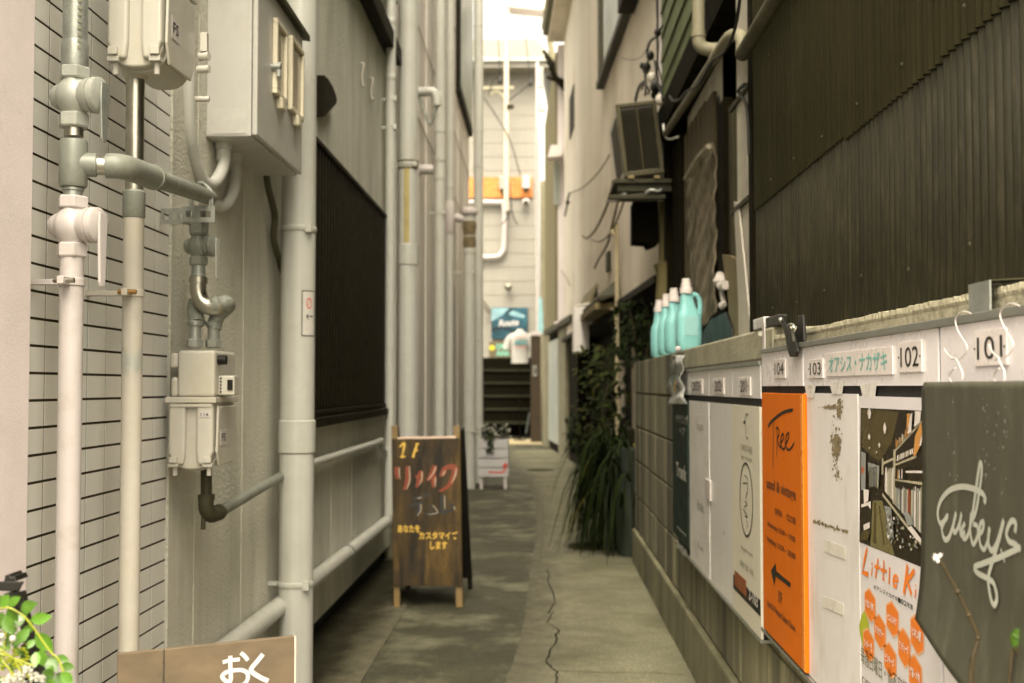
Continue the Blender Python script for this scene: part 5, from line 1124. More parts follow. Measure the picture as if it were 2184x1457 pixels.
# ------------------------------------------------------------------ detergent bottles
def bottle(label, x, Y, sc=1.0, rot=0):
    c = Vector(((x-VX)/F*Y, Y, 1.165)); t = thing('detergent_bottle', label, 'bottle', c, 'mint detergent bottles on the wall top')
    h = .285*sc; M4 = Matrix.Translation(c) @ Matrix.Rotation(rot, 4, 'Z')
    m = MB(); prof = [(0, .82), (.012, .97), (.05, 1.0), (.45*h, .98), (.52*h, .86), (.60*h, .62), (.70*h, .52), (.76*h, .46), (.80*h, .36)]
    vs = []; n = 24; W_, D_ = .052, .034
    for z_, s_ in prof:
        off = -.010*max(0, (z_/h-.45))/.35
        for k in range(n):
            a = 2*math.pi*k/n; ca, sa = math.cos(a), math.sin(a); q_ = (abs(ca)**3+abs(sa)**3)**(-1/3)
            vs.append(Vector((off+W_*s_*ca*q_, D_*min(1, s_*1.1)*sa*q_, z_)))
    m.add(vs, [(i*n+k, i*n+(k+1) % n, (i+1)*n+(k+1) % n, (i+1)*n+k) for i in range(len(prof)-1) for k in range(n)], True)
    m.f += [tuple(range(n-1, -1, -1)), tuple(range((len(prof)-1)*n, len(prof)*n))]; m.m += [0]*2; m.sm += [False]*2
    m.xf(M4); m.build('body', mint, t)
    m = MB(); m.tube([(.006, 0, .76*h), (.030, 0, .77*h), (.046, 0, .70*h), (.049, 0, .58*h), (.046, 0, .46*h)], .0105, 12, 4); m.xf(M4); m.build('handle', mint, t)
    m = MB(); m.lathe((-.010, 0, .79*h), (0, 0, 1), [(0, .026), (.022, .026), (.024, .020), (.040, .0195), (.042, .017), (.058, .016), (.060, .012)], 20); m.xf(M4); m.build('cap', capw, t)
    m = MB(); m.grid(lambda u, v: Vector((-.030+.055*u, -.0352, .06+.075*v*h/.285)), 2, 2); m.xf(M4); m.build('label', M('mint_label', (.34, .62, .58), .35), t)
bottle('nearest and largest-looking mint detergent bottle, at the right end of the row', 1468, 4.72, 1.02, .25)
bottle('second mint detergent bottle from the right, just behind the nearest one', 1441, 5.12, 1.0, .5)
bottle('third mint detergent bottle from the right, second from the left end', 1425, 5.45, 1.0, .5)
bottle('farthest mint detergent bottle at the left end of the row', 1409, 5.82, 1.0, .5)

# ================================================================== CREAM HOUSE (right, middle distance)
A2 = Vector((.75, 7.21, 0)); B2 = Vector((.35, 17.0, 0)); D2 = (B2-A2).normalized(); N2 = Vector((-D2.y, D2.x, 0))   # N2 points to the alley
if N2.x > 0: N2 = -N2
def onR(x, y, off=0): return onP(x, y, A2+N2*off, N2)
def sOf(p): return (Vector((p.x, p.y, 0))-A2).dot(D2)
def rslab(m, s0, s1, z0, z1, o0, o1):
    P_ = lambda s_, o_, z_: A2+D2*s_+N2*o_+Vector((0, 0, z_))
    return m.hexa([P_(s0, o1, z0), P_(s0, o0, z0), P_(s1, o0, z0), P_(s1, o1, z0)], [P_(s0, o1, z1), P_(s0, o0, z1), P_(s1, o0, z1), P_(s1, o1, z1)])
LT = (B2-A2).length
t = thing('cream_house', 'cream rendered house above dark recessed ground floor, middle right', 'house', (1.6, 12, 0))
rslab(MB(), 0, LT, 1.71, 6.15, -3, 0).build('wall', creamw, t)
rslab(MB(), .0, LT, 1.66, 1.708, -3, .05).build('flashing', bronze, t)
rslab(MB(), 0, LT-.0, 0, 1.655, -3, -.35).build('ground_floor', dkwood, t)
m = MB(); rslab(m, 3.6, 5.2, .0, .62, -.34, -.1); m.build('planter_wall', M('dim_concrete', (.14, .125, .08), .9, streak=.3), t)
rslab(MB(), 3.9, 4.3, .5, 1.4, -.34, -.32).build('cream_infill', creamw, t); rslab(MB(), 5.0, 5.5, .7, 1.3, -.34, -.32).build('cream_infill', creamw, t)
eo = MB(); rslab(eo, 0, LT+.3, 6.152, 6.25, -3, .22); eo.build('eave', creamw, t)
ew = MB(); rslab(ew, 0, LT+.3, 6.251, 6.33, -3, .30); ew.build('roof_edge', M('roof_edge_grey', (.2, .18, .13), .7), t)
m = MB()
for k in range(5): p0 = A2+D2*(LT+.02)+N2*(.0-.0)+Vector((-.03-.03*k, .05+.12*k, 5.35+.12*k)); m.bar(p0+Vector((-.15, .3, .35)), p0+Vector((.1, 0, -.05)), .04, .04)
m.bar(A2+D2*LT+Vector((-.25, .2, 5.6)), A2+D2*LT+Vector((.05, .1, 5.45)), .05, .04); m.build('eave_rafter', dkwood, t)
# window
s0, s1 = sOf(onR(1288, 165)), sOf(onR(1352, 30)); zs0 = 3.88
m = MB(); rslab(m, s1-.0, s0, zs0, 5.6, .001, .03); rslab(m, s0-.10, s0, zs0, 5.6, .0305, .06); wo = m.build('window', M('window_bronze', (.10, .08, .045), .5), t)
m = MB(); rslab(m, s1+.05, s0-.35, zs0+.05, 5.55, .031, .035); m.build('pane', glass, wo)
m = MB(); rslab(m, s1+.01, s0+.04, zs0-.06, zs0, .001, .07); m.build('sill', M('sill_dark', (.05, .042, .025), .6), wo)
m = MB(); rslab(m, s1-2.6, s1, zs0-.1, 5.6, .001, .12); m.build('window_box', bronze, t)
p0, p1 = onR(1216, 200), onR(1225, 260); sa, sb = sOf(p0), sOf(p1)
m = MB(); rslab(m, min(sa, sb), max(sa, sb), 4.35, 4.9, -.001, .012); m.build('small_window', bronze, t)
q = onR(1301, 556); m = MB(); rslab(m, sOf(q)-.10, sOf(q)+.10, q.z-.10, q.z+.08, .001, .03); m.build('vent_cover', dkgr, t, bevel=.01)
# awnings
t = thing('awning', 'small dark-edged awning with a curved olive underside, left of the beige pipe', 'awning', onR(1255, 640, .15))
sa, sb = sOf(onR(1246, 640)), sOf(onR(1276, 640)); sa, sb = max(sa, sb), min(sa, sb)
P_ = lambda s_, o_, z_: A2+D2*s_+N2*o_+Vector((0, 0, z_))
m = MB(); m.hexa([P_(sb, .01, 2.02), P_(sb, .10, 1.75), P_(sa, .10, 1.75), P_(sa, .01, 2.02)], [P_(sb, .01, 2.05), P_(sb, .12, 1.79), P_(sa, .12, 1.79), P_(sa, .01, 2.05)]); m.build('roof', M('awning_olive', (.22, .185, .10), .7), t)
m = MB(); m.bar(P_(sb, .12, 1.77), P_(sa, .12, 1.77), .03, .04); m.build('fascia', dkgr, t)
t = thing('awning', 'dark hipped awning over the recessed entrance, behind the beige pipe', 'awning', onR(1300, 630, .15))
sa, sb = sOf(onR(1275, 630)), sOf(onR(1324, 620)); sa, sb = max(sa, sb), min(sa, sb)
m = MB(); m.hexa([P_(sb, .01, 1.78), P_(sb, .16, 1.72), P_(sa, .16, 1.72), P_(sa, .01, 1.78)], [P_(sb+.1, .01, 1.92), P_(sb, .18, 1.755), P_(sa, .18, 1.755), P_(sa-.1, .01, 1.92)]); m.build('roof', dkgr, t)
m = MB(); m.hexa([P_(sb+.1, .02, 1.66), P_(sb+.1, .2, 1.66), P_(sa-.2, .2, 1.66), P_(sa-.2, .02, 1.66)], [P_(sb+.1, .02, 1.71), P_(sb+.1, .2, 1.71), P_(sa-.2, .2, 1.71), P_(sa-.2, .02, 1.71)]); m.build('lintel', tan, t)
# pale wall box, beige pipe
a_, b_ = onY(1223, 752, 11.3), onY(1257, 654, 11.3)
t = thing('wall_unit', 'pale tall boxy unit mounted under the curved awning', 'box', (a_.x, 11.3, a_.z))
MB().box(a_.x, b_.x, 11.3, 11.7, a_.z, b_.z).build('case', M('pale_unit_casing', (.80, .76, .66), .4, var=.05), t, bevel=.012)
m = MB(); W_ = b_.x-a_.x
for k in (.3, .5, .7): m.box(a_.x+W_*k, a_.x+W_*k+.006, 11.294, 11.2995, a_.z+.03, b_.z-.03)
m.build('rib', MATS['pale_unit_casing'], t); MB().cyl((a_.x+.02, 11.32, b_.z), (b_.x+.06, 11.3, b_.z+.03), .018, 8).build('connector', offwh, t)
Yk = 9.4; c_ = onY(1316, 700, Yk); t = thing('beige_pipe', 'thin beige vent pipe with bent top standing in front of the cream house', 'pipe', (c_.x, Yk, 0))
m = MB(); zt_ = onY(1316, 505, Yk).z; m.tube([(c_.x, Yk, 0), (c_.x, Yk, zt_-.05), (c_.x-.01, Yk, zt_), (c_.x-.045, Yk, zt_+.05)], .018, 12, 4); m.build('pipe', M('beige_pvc', (.50, .42, .25), .5, streak=.2), t)
m = MB()
for y_ in (663, ): z_ = onY(1316, y_, Yk).z; m.lathe((c_.x, Yk, z_), (0, 0, 1), [(0, .026), (.03, .026)], 14); m.box(c_.x-.05, c_.x+.07, Yk-.01, Yk+.01, z_+.005, z_+.02)
m.build('bracket', MATS['beige_pvc'], t)
# cables on the cream wall
for (pl, off, mt, lab, r_) in (
    ([(1214, 412), (1240, 402), (1270, 375), (1292, 345), (1300, 330)], .05, cabt, 'upper thin cable sagging across the cream wall', .007),
    ([(1243, 503), (1252, 508), (1270, 490), (1292, 445), (1306, 400), (1308, 385)], .05, cabt, 'thick brown cable curving down the cream wall left of the air conditioner', .012),
    ([(1268, 572), (1276, 555), (1296, 520), (1306, 480), (1318, 430)], .06, cabt, 'brown cable dropping from the air conditioner to the curved awning', .010),
    ([(1262, 512), (1280, 515), (1300, 500), (1318, 465), (1330, 430)], .07, cabt, 'short loop of brown cable under the air conditioner shelf', .008),
    ([(1192, 570), (1206, 590), (1216, 610)], .03, cabt, 'thin wire slanting over the pale corner to the curved awning', .005)):
    m = MB(); m.tube([onR(x, y, off) for x, y in pl], r_, 7, 5); tag(m.build('cable', mt), lab, 'cable', 'cables on the cream house')
m = MB(); m.tube([onR(1215, 412, .06), onR(1211, 425, .06), onR(1209, 440, .06), onR(1205, 460, .06)], .014, 7, 3); m.sphere(onR(1211, 432, .06), .03, 8, 6)
tag(m.build('cable_clamp', dkgr), 'small dark cable clamp on the corner of the cream house', 'clamp')
# ------------------------------------------------------------------ air conditioner on its shelf
Ya = 6.75; a_, b_ = onY(1332, 374, Ya), onY(1416, 217, Ya); W_ = b_.x-a_.x; Hh = b_.z-a_.z
cen = Vector(((a_.x+b_.x)/2, Ya+.35, a_.z)); ROLL = Matrix.Translation(cen) @ Matrix.Rotation(R(-6.5), 4, 'Y') @ Matrix.Translation(-cen)
t = thing('air_conditioner', 'tilted outdoor air conditioner with an olive grille on a wall shelf', 'air conditioner', cen)
MB().box(a_.x, b_.x, Ya+.02, Ya+.75, a_.z, b_.z).xf(ROLL).build('case', acw, t, bevel=.012)
m = MB(); e = .022; m.box(a_.x-.003, b_.x+.003, Ya-.008, Ya+.018, b_.z-e, b_.z); m.box(a_.x-.003, b_.x+.003, Ya-.008, Ya+.018, a_.z, a_.z+e*1.4); m.box(a_.x-.003, a_.x+e, Ya-.008, Ya+.018, a_.z+e*1.4, b_.z-e); m.box(b_.x-e, b_.x+.003, Ya-.008, Ya+.018, a_.z+e*1.4, b_.z-e); m.box((a_.x+b_.x)/2-.004, (a_.x+b_.x)/2+.004, Ya-.006, Ya+.016, a_.z+e, b_.z-e)
m.xf(ROLL).build('grille_frame', acm, t, bevel=.003)
m = MB(); n = 26
for k in range(n):
    z_ = a_.z+e*1.6+(Hh-e*3)*k/n; m.hexa([(a_.x+e, Ya-.004, z_), (b_.x-e, Ya-.004, z_), (b_.x-e, Ya+.014, z_+.007), (a_.x+e, Ya+.014, z_+.007)], [(a_.x+e, Ya-.004, z_+.0025), (b_.x-e, Ya-.004, z_+.0025), (b_.x-e, Ya+.014, z_+.0095), (a_.x+e, Ya+.014, z_+.0095)])
m.xf(ROLL).build('louvres', M('louvre_olive', (.040, .032, .012), .8, spec=.1), t)
m = MB(); m.box(a_.x-.006, a_.x-.001, Ya+.08, Ya+.5, a_.z+.05, b_.z-.06); m.xf(ROLL).build('side_grille', dkgr, t)
t = thing('shelf_bracket', 'dark metal shelf bracket under the tilted air conditioner', 'bracket', (a_.x, Ya, a_.z-.1))
m = MB(); zz = a_.z; m.box(a_.x-.06, .76, Ya+.0, Ya+.7, zz-.045, zz-.02); m.box(a_.x-.04, .76, Ya+.02, Ya+.06, zz-.09, zz-.0455); m.box(a_.x-.09, .72, Ya-.02, Ya+.02, zz-.14, zz-.115); m.bar((a_.x-.05, Ya, zz-.13), (a_.x+.2, Ya, zz-.095), .02, .012); m.build('frame', dkgr, t, bevel=.003)
for x_ in (a_.x+.02, a_.x+.17): MB().box(x_, x_+.035, Ya-.01, Ya+.04, zz-.0195, zz-.002).build('rubber_foot', tan, t)
m = MB(); m.bar((a_.x+.0, Ya+.01, zz-.115), (a_.x-.05, Ya+.6, zz-.05), .02, .03); m.tube([(a_.x+.12, Ya-.02, zz-.11), (a_.x+.15, Ya-.03, zz-.09), (a_.x+.19, Ya-.03, zz-.10), (a_.x+.21, Ya-.02, zz-.085)], .009, 8, 3); m.build('brace', galv, t)
q0, q1 = onY(1352, 520, Ya+.1), onY(1400, 432, Ya+.1)
m = MB(); m.prism([onY(x, y, Ya+.1) for x, y in ((1350, 430), (1404, 430), (1405, 518), (1392, 524), (1384, 526), (1378, 518), (1350, 516))], (0, .2, 0))
tag(m.build('black_tarp', M('black_tarp_fabric', (.010, .008, .005), .95, spec=.02)), 'black tarp bundle hanging under the air conditioner shelf', 'tarp')
m = MB(); m.tube([onY(1411, y, 7.0) for y in (430, 500, 560, 620)], .018, 10, 0); m.tube([onY(x, y, 7.0) for x, y in ((1411, 560), (1418, 590), (1416, 640))], .05, 8, 3)
tag(m.build('ochre_pipe', M('ochre_pvc', (.20, .16, .07), .6)), 'ochre pipe with a cloth wrap beside the black tarp', 'pipe')
# wire bundle above the air conditioner
t = thing('wire_bundle', 'tangled black service wires and insulators above the air conditioner', 'wires', onX(1385, 210, .66))
zf = zc(1140, 0, 3.238); m = MB(); Xw = .66
for pl, r_ in (([(845, -40), (845, 60), (850, 150), (848, 260), (850, 400), (845, 520)], .006), ([(852, -40), (852, 100), (846, 200), (855, 300), (850, 420), (870, 520), (885, 600)], .005), ([(850, 255), (810, 275), (785, 320), (780, 370), (795, 400)], .009), ([(795, 400), (775, 450), (765, 520), (770, 600), (765, 660)], .008), ([(765, 560), (730, 590), (710, 640), (698, 695)], .011), ([(820, 560), (850, 580), (870, 620), (890, 690)], .010), ([(830, 420), (840, 480), (850, 560), (845, 620)], .008), ([(600, 400), (650, 412), (700, 410), (745, 385), (780, 330)], .0025), ([(740, 620), (760, 580), (790, 620), (785, 650)], .007), ([(885, 180), (860, 215), (845, 235)], .007)):
    m.tube([onX(*zf(x, y), Xw) for x, y in pl], r_, 7, 5)
m.build('wires', cable, t)
for (x_, y_, r_) in ((850, 225, .020), (800, 385, .024), (745, 455, .018), (775, 465, .026), (770, 485, .022), (835, 600, .030), (830, 655, .022)): MB().sphere(onX(*zf(x_, y_), Xw-.01), r_, 8, 6, (1, 1, 1.3)).build('insulator', blackp, t)
for (x_, y_, r_) in ((808, 535, .026), (868, 690, .028)): MB().sphere(onX(*zf(x_, y_), Xw-.01), r_, 10, 6, (1, 1, 1.2)).build('white_insulator', offwh, t)
for (pl, X_, r_, lab) in (([(1580, -20), (1568, 60), (1545, 110), (1520, 130), (1500, 165), (1485, 185), (1465, 195), (1450, 212), (1435, 215), (1428, 205)], .64, .006, 'black cable looping along the diagonal pipe below the green boards'), ([(1588, 180), (1575, 195), (1590, 220), (1596, 260), (1598, 330)], .665, .006, 'black cable hanging across the white post near the shed corner'), ([(1415, 265), (1418, 290), (1430, 297), (1445, 292)], .66, .006, 'short pale cable loop right of the air conditioner')):
    m = MB(); m.tube([onX(x, y, X_) for x, y in pl], r_, 8, 5); tag(m.build('cable', cable if 'black' in lab else pvc), lab, 'cable', 'cables in the recess')

# ================================================================== CORNER HOUSE (right, far)
t = thing('corner_house', 'pale narrow house front with shade coloured olive on its side, beyond the cream house', 'house', (.6, 18.6, 0))
xa_, xb_ = onY(1190, 500, 17.35).x, onY(1212, 500, 17.35).x
z0_, z1_ = onY(1200, 690, 17.35).z, onY(1200, 95, 17.35).z
m = MB(); m.hexa([(xa_, 17.35, z0_), (3, 17.35, z0_), (3, 22.5, z0_), (onY(1165, 500, 22.5).x, 22.5, z0_)], [(xa_, 17.35, z1_), (3, 17.35, z1_), (3, 22.5, z1_), (onY(1165, 500, 22.5).x, 22.5, z1_)]); m.build('wall', pinkw, t)
SA = Vector((xa_, 17.35, 0)); SB = Vector((onY(1165, 500, 22.5).x, 22.5, 0)); SD = (SB-SA).normalized(); SN = Vector((-SD.y, SD.x, 0)); SN = SN if SN.x < 0 else -SN
def sslab(m, s0, s1, z0, z1, o0, o1):
    P_ = lambda s_, o_, z_: SA+SD*s_+SN*o_+Vector((0, 0, z_))
    return m.hexa([P_(s0, o1, z0), P_(s0, o0, z0), P_(s1, o0, z0), P_(s1, o1, z0)], [P_(s0, o1, z1), P_(s0, o0, z1), P_(s1, o0, z1), P_(s1, o1, z1)])
sslab(MB(), .05, 5.1, z0_, z1_-.1, .002, .03).build('side_shade_sheet', M('olive_side_shade', (.24, .20, .11), .8, var=.12, streak=.3), t)  # olive sheet with the shade of this side put into its colour
m = MB(); c0, c1 = onY(1168, 338, 17.1), onY(1194, 312, 17.1)
m.hexa([(c0.x, 17.0, c0.z), (c1.x+.03, 17.0, c0.z+.02), (c1.x+.03, 17.34, c0.z+.02), (c0.x, 17.34, c0.z)], [(c0.x+.05, 17.0, c1.z), (c1.x+.03, 17.0, c1.z), (c1.x+.03, 17.34, c1.z), (c0.x+.05, 17.34, c1.z)]); m.build('canopy', pinkw, t)
a_, b_ = onY(1181, 436, 17.33), onY(1192, 348, 17.33); wo = MB().box(a_.x, b_.x+.02, 17.32, 17.348, a_.z, b_.z).build('window', alum, t); MB().box(a_.x+.015, b_.x+.01, 17.315, 17.319, a_.z+.03, b_.z-.03).build('pane', glass, wo)
m = MB(); m.prism([onY(x, y, 20) for x, y in ((1084, 14), (1118, -30), (1172, -30), (1163, 22))], (0, 1.2, .25)); m.build('roof_overhang', M('pale_soffit', (.62, .57, .48), .8), t)
m = MB(); m.bar(onY(1163, 25, 20), onY(1185, 165, 17.5), .08, .08); m.bar(onY(1172, -20, 18.5), onY(1160, 60, 19.5), .08, .08); m.build('roof_bargeboard', M('grey_weathered_wood', (.18, .155, .10), .8), t)
# shop front below: concrete posts, frosted door, brown cabinet
YQ = lambda x, y: onZ(x, y, 0)
t = thing('small_shop', 'dark shop front with concrete posts and a tall frosted door panel, far right', 'shop', (.3, 18.5, 0))
L0, L1 = Vector((.40, 16.5, 0)), Vector((.02, 21.6, 0)); LD = (L1-L0).normalized(); LN = Vector((-LD.y, LD.x, 0)); LN = LN if LN.x < 0 else -LN
def lslab(m, x0, x1, yt, yb_, o0, o1):
    a = onP(x0, yb_, L0+LN*o1, LN); b = onP(x1, yb_, L0+LN*o1, LN); sa, sb = sorted(((a-L0).dot(LD), (b-L0).dot(LD)))
    zt2 = onP((x0+x1)/2, yt, L0+LN*o1, LN).z; zb2 = max(0, onP((x0+x1)/2, yb_, L0+LN*o1, LN).z)
    P_ = lambda s_, o_, z_: Vector((L0.x+LD.x*s_+LN.x*o_, L0.y+LD.y*s_+LN.y*o_, z_))
    return m.hexa([P_(sa, o1, zb2), P_(sa, o0, zb2), P_(sb, o0, zb2), P_(sb, o1, zb2)], [P_(sa, o1, zt2), P_(sa, o0, zt2), P_(sb, o0, zt2), P_(sb, o1, zt2)])
lslab(MB(), 1158, 1232, 700, 990, -1.5, 0).build('wall', dkwood, t)
lslab(MB(), 1191, 1206, 695, 990, .0, .05).build('concrete_post', concp, t)
lslab(MB(), 1158, 1166, 700, 960, .0, .05).build('concrete_post', concp, t)
lslab(MB(), 1166, 1190, 727, 942, .001, .02).build('door_panel', glaz, t)
lslab(MB(), 1160, 1215, 688, 700, -.2, .12).build('awning_edge', dkgr, t)
m = MB(); c_ = onP(1188, 690, L0+LN*.14, LN); m.sphere(c_, .05, 8, 6, (1, 1.5, .6)); m.build('shade_lamp', white, t)
Yb_ = 21.6; a_, b_ = onY(1132, 936, Yb_), onY(1153, 716, Yb_)
m = MB(); a_, b_ = onY(1152, 900, 23.8), onY(1200, 385, 23.8); m.box(a_.x, b_.x, 23.8, 24.0, 0, b_.z)
tag(m.build('added_gap_slab', M('added_slab_grey', (.30, .27, .19), .8, streak=.2)), 'narrow grey slab added to close the gap between the far house and the corner house', 'wall')  # plain grey slab added to close the sky gap between the houses
a_, b_ = onY(1132, 936, Yb_), onY(1153, 716, Yb_)
t = thing('brown_cabinet', 'tall narrow brown cabinet with a pale top at the foot of the stairs', 'cabinet', (a_.x, Yb_, 0))
MB().box(a_.x, b_.x, Yb_, Yb_+.4, 0, b_.z).build('body', brownd, t, bevel=.006); MB().box(a_.x-.01, b_.x+.01, Yb_-.02, Yb_+.4, b_.z+.002, b_.z+.075).build('top', white, t)
q = onY(1141, 790, Yb_-.03); m = MB(); m.box(q.x-.04, q.x+.035, Yb_-.02, Yb_-.001, q.z-.11, q.z+.09); po = m.build('handle_plate', alum, t); MB().box(q.x-.01, q.x+.02, Yb_-.024, Yb_-.0205, q.z-.06, q.z+.05).build('handle', blackp, po)

# ================================================================== PLANTS on the right
rd = random.Random(21)
t = thing('grass_clump', 'big clump of dark drooping strap leaves at the end of the block wall', 'plant', (.5, 7.45, 0))
m = MB(); my = MB()
for k in range(620):
    bx, by = .48+rd.gauss(0, .06), 7.45+rd.gauss(0, .18); z0 = rd.uniform(.30, .62)
    an = rd.uniform(math.pi*.55, math.pi*1.55) if rd.random() < .85 else rd.uniform(0, 2*math.pi); L = rd.uniform(.25, .62); up = rd.uniform(.08, .30); dr = rd.uniform(.25, .75)
    d = Vector((math.cos(an), math.sin(an)*.9, 0)); w_ = rd.uniform(.006, .012); tgt = my if rd.random() < .03 else m
    if tgt is my: w_ = .014
    pts = []
    for i in range(7):
        s_ = i/6; p_ = Vector((bx, by, z0))+d*L*.62*s_+Vector((0, 0, up*4*s_*(1-s_)*.8-dr*s_*s_*.8)); p_.z = max(p_.z, .02); p_.x = min(p_.x, .62); pts.append(p_)
    sd_ = d.cross(Vector((0, 0, 1))); n = 7
    A_ = [p+sd_*w_*(1-.9*(i/6)**2) for i, p in enumerate(pts)]; B_ = [p-sd_*w_*(1-.9*(i/6)**2) for i, p in enumerate(pts)]
    tgt.add(A_+B_, [(i, i+1, n+i+1, n+i) for i in range(n-1)], True)
m.build('blades', grassd, t); my.build('yellow_blades', grassy, t)
MB().lathe((.50, 7.45, 0), (0, 0, 1), [(0, .10), (.30, .13), (.32, .14)], 18).build('pot', M('dark_pot', (.04, .03, .02), .8), t)
m = MB(); m.lathe((.545, 7.12, 0), (0, 0, 1), [(0, .075), (.30, .088), (.62, .095), (.63, .10), (.65, .10)], 20)
tag(m.build('bin', greenc), 'blue grey plastic bin half hidden behind the drooping grass', 'bin')
def shrub(name, label, fn, n, L, W_, mats, stems):
    t = thing(name, label, 'plant', stems[0][0]); m1, m2 = MB(), MB()
    for k in range(n):
        p = fn(); d = Vector((rd.uniform(-1, .5), rd.uniform(-1, .6), rd.uniform(-.6, .5))); s_ = rd.uniform(.6, 1.25)
        (m1 if rd.random() < .68 else m2).leaf(p, d, Vector((rd.uniform(-.6, .2), rd.uniform(-.8, .2), 1)), L*s_, W_*s_, .35)
    m1.build('leaves', mats[0], t); m2.build('young_leaves', mats[1], t)
    m = MB()
    for s_ in stems: m.tube(s_, .006, 6, 4)
    m.build('stems', stemb, t)
def v1():
    while True:
        x_ = rd.gauss(1285, 30); y_ = rd.uniform(735, 950)
        if 1228 < x_ < 1345: return onY(x_, y_, rd.uniform(7.6, 8.7))
shrub('climbing_shrub', 'leafy green climbing shrub around the beige pipe above the drooping grass', v1, 480, .060, .034, (leafm, M('yellowish_leaf', (.060, .066, .006), .6, spec=.15, var=.3, island=.5)), [[onY(1290, 960, 8.1), onY(1285, 880, 8.1), onY(1300, 800, 8.2), onY(1290, 750, 8.2)], [onY(1270, 960, 8.1), onY(1262, 880, 8.1), onY(1275, 800, 8.2)]])
def v2():
    return onY(min(1405, max(1312, rd.gauss(1362, 28))), rd.uniform(640, 775), rd.uniform(6.95, 8.2))
shrub('climbing_shrub', 'darker shrub behind the end of the block wall beside the mint bottles', v2, 420, .050, .030, (leafd, leafm), [[onY(1360, 800, 7.4), onY(1355, 720, 7.4), onY(1340, 650, 7.5)], [onY(1370, 800, 7.3), onY(1385, 720, 7.3), onY(1380, 660, 7.3)]])
def v3(): return onY(rd.gauss(1222, 7), rd.uniform(880, 960), rd.uniform(13.5, 14.5))
shrub('small_shrub', 'small dark shrub at the foot of the far concrete post', v3, 160, .07, .04, (leafd, leafm), [[onY(1222, 975, 14), onY(1224, 930, 14), onY(1220, 890, 14)]])

# ================================================================== SANDWICH BOARD
YS0, YS1, zS = 5.42, 5.56, .86
def onS(x, y, off=0):      # plane of the leaning front
    n_ = Vector((0, -zS, YS1-YS0)).normalized(); return onP(x, y, Vector((0, YS0, 0))+n_*off, n_)
nS = Vector((0, -zS, YS1-YS0)).normalized()
t = thing('sandwich_board', 'dark stained wooden sandwich board with hand-painted Japanese lettering', 'sandwich board', ((900-VX)/F*5.42, 5.5, 0))
m = MB(); m.prism([onS(x, y) for x, y in ((835, 936), (980, 934), (986, 1250), (839, 1250))], -nS*.012); m.build('panel', wood, t, bevel=.002)
MB().prism([onS(x, y, .0008) for x, y in ((848, 932), (972, 930), (972, 934.5), (848, 936.5))], -nS*.02).build('pale_top_edge', pinkwood, t)
for nm, pl in (('leg', ((835, 908), (848, 908), (853, 1296), (840, 1296))), ('leg', ((967, 908), (981, 908), (987, 1296), (972, 1296)))):
    MB().prism([onS(x, y, -.0125) for x, y in pl], -nS*.022).build(nm, pinew, t, bevel=.002)
m = MB()
for x_ in (845, 985):
    a_ = onS(x_, 915, -.03); b_ = Vector((a_.x+.02, 5.95, .0)); m.bar(a_+Vector((0, .02, 0)), b_, .02, .03)
m.build('rear_leg', M('black_wood', (.02, .016, .010), .6), t)
m = MB(); a_ = onS(990, 960, -.04); m.add([onS(840, 960, -.04), onS(988, 960, -.04), Vector((a_.x+.02, 5.93, .06)), Vector((onS(840, 960).x, 5.93, .06))], [(0, 1, 2, 3)]); m.build('rear_panel', MATS['black_wood'], t, solid=.008)
zf = zc(820, 900, 3.5526); m = MB()
def SS(pl, w_, off=.0012, sub=4): 
    m.stroke([onS(*zf(x, y), off) for x, y in pl], w_, nS, sub, True)
W1 = .011
for pl in ([(115, 190), (150, 160), (145, 210), (132, 265)], [(120, 265), (160, 262)], [(215, 265), (235, 205), (250, 165)], [(235, 170), (262, 165)], [(225, 215), (255, 215)], [(208, 262), (228, 262)]): SS(pl, W1, .0012, 3)
m.build('gold_lettering', paintg, t)
# リメイク with red strokes and white highlights
m = MB()
for pl in ([(97, 340), (95, 380), (100, 435)], [(175, 335), (178, 420), (170, 470), (148, 515)], [(275, 370), (270, 430), (240, 495)], [(245, 400), (270, 435), (290, 455)], [(385, 330), (365, 385), (325, 445)], [(372, 400), (375, 440), (370, 495)], [(460, 340), (445, 385), (420, 410)], [(460, 345), (500, 340), (535, 350), (520, 420), (480, 490), (415, 525)]): SS(pl, .026, .0010)
m.build('red_lettering', paintr, t)
m = MB()
for pl in ([(113, 345), (112, 390), (118, 435)], [(188, 335), (192, 420), (185, 470), (165, 512)], [(285, 375), (283, 430), (262, 480)], [(388, 340), (372, 385), (330, 440)], [(385, 420), (385, 490)], [(462, 370), (450, 390), (438, 408)], [(545, 350), (535, 410), (505, 465)]): SS(pl, .0055, .0016)
m.build('white_highlight', M('cream_highlight_paint', (.42, .33, .22), .6), t)
m = MB()
for pl in ([(215, 585), (290, 565)], [(190, 632), (250, 622), (305, 605)], [(262, 625), (262, 665), (238, 712)], [(300, 545), (312, 575)], [(328, 540), (342, 568)], [(330, 650), (375, 640)], [(310, 695), (360, 690), (405, 692)], [(435, 560), (435, 690)], [(430, 695), (480, 675), (520, 670)], [(495, 615), (515, 640), (525, 665)]): SS(pl, .017, .0010, 3)
m.build('navy_lettering', paintn, t)
m = MB()
for pl in ([(250, 580), (285, 572)], [(275, 620), (275, 670), (250, 712)], [(365, 632), (405, 685), (330, 702)], [(455, 560), (458, 665)], [(525, 640), (535, 668)]): SS(pl, .004, .0016, 3)
m.build('pale_outline', M('pale_outline_paint', (.42, .36, .28), .6), t)
m = MB()
def stext(s_, x0, x1, yt, yb_):
    a = onS(*zf(x0, yb_), .0014); b = onS(*zf(x1, yb_), .0014); c = onS(*zf(x0, yt), .0014)
    put_text(s_, a, (b-a).normalized(), (c-a).normalized(), (b-a).length, (c-a).length, m, bold=.03)
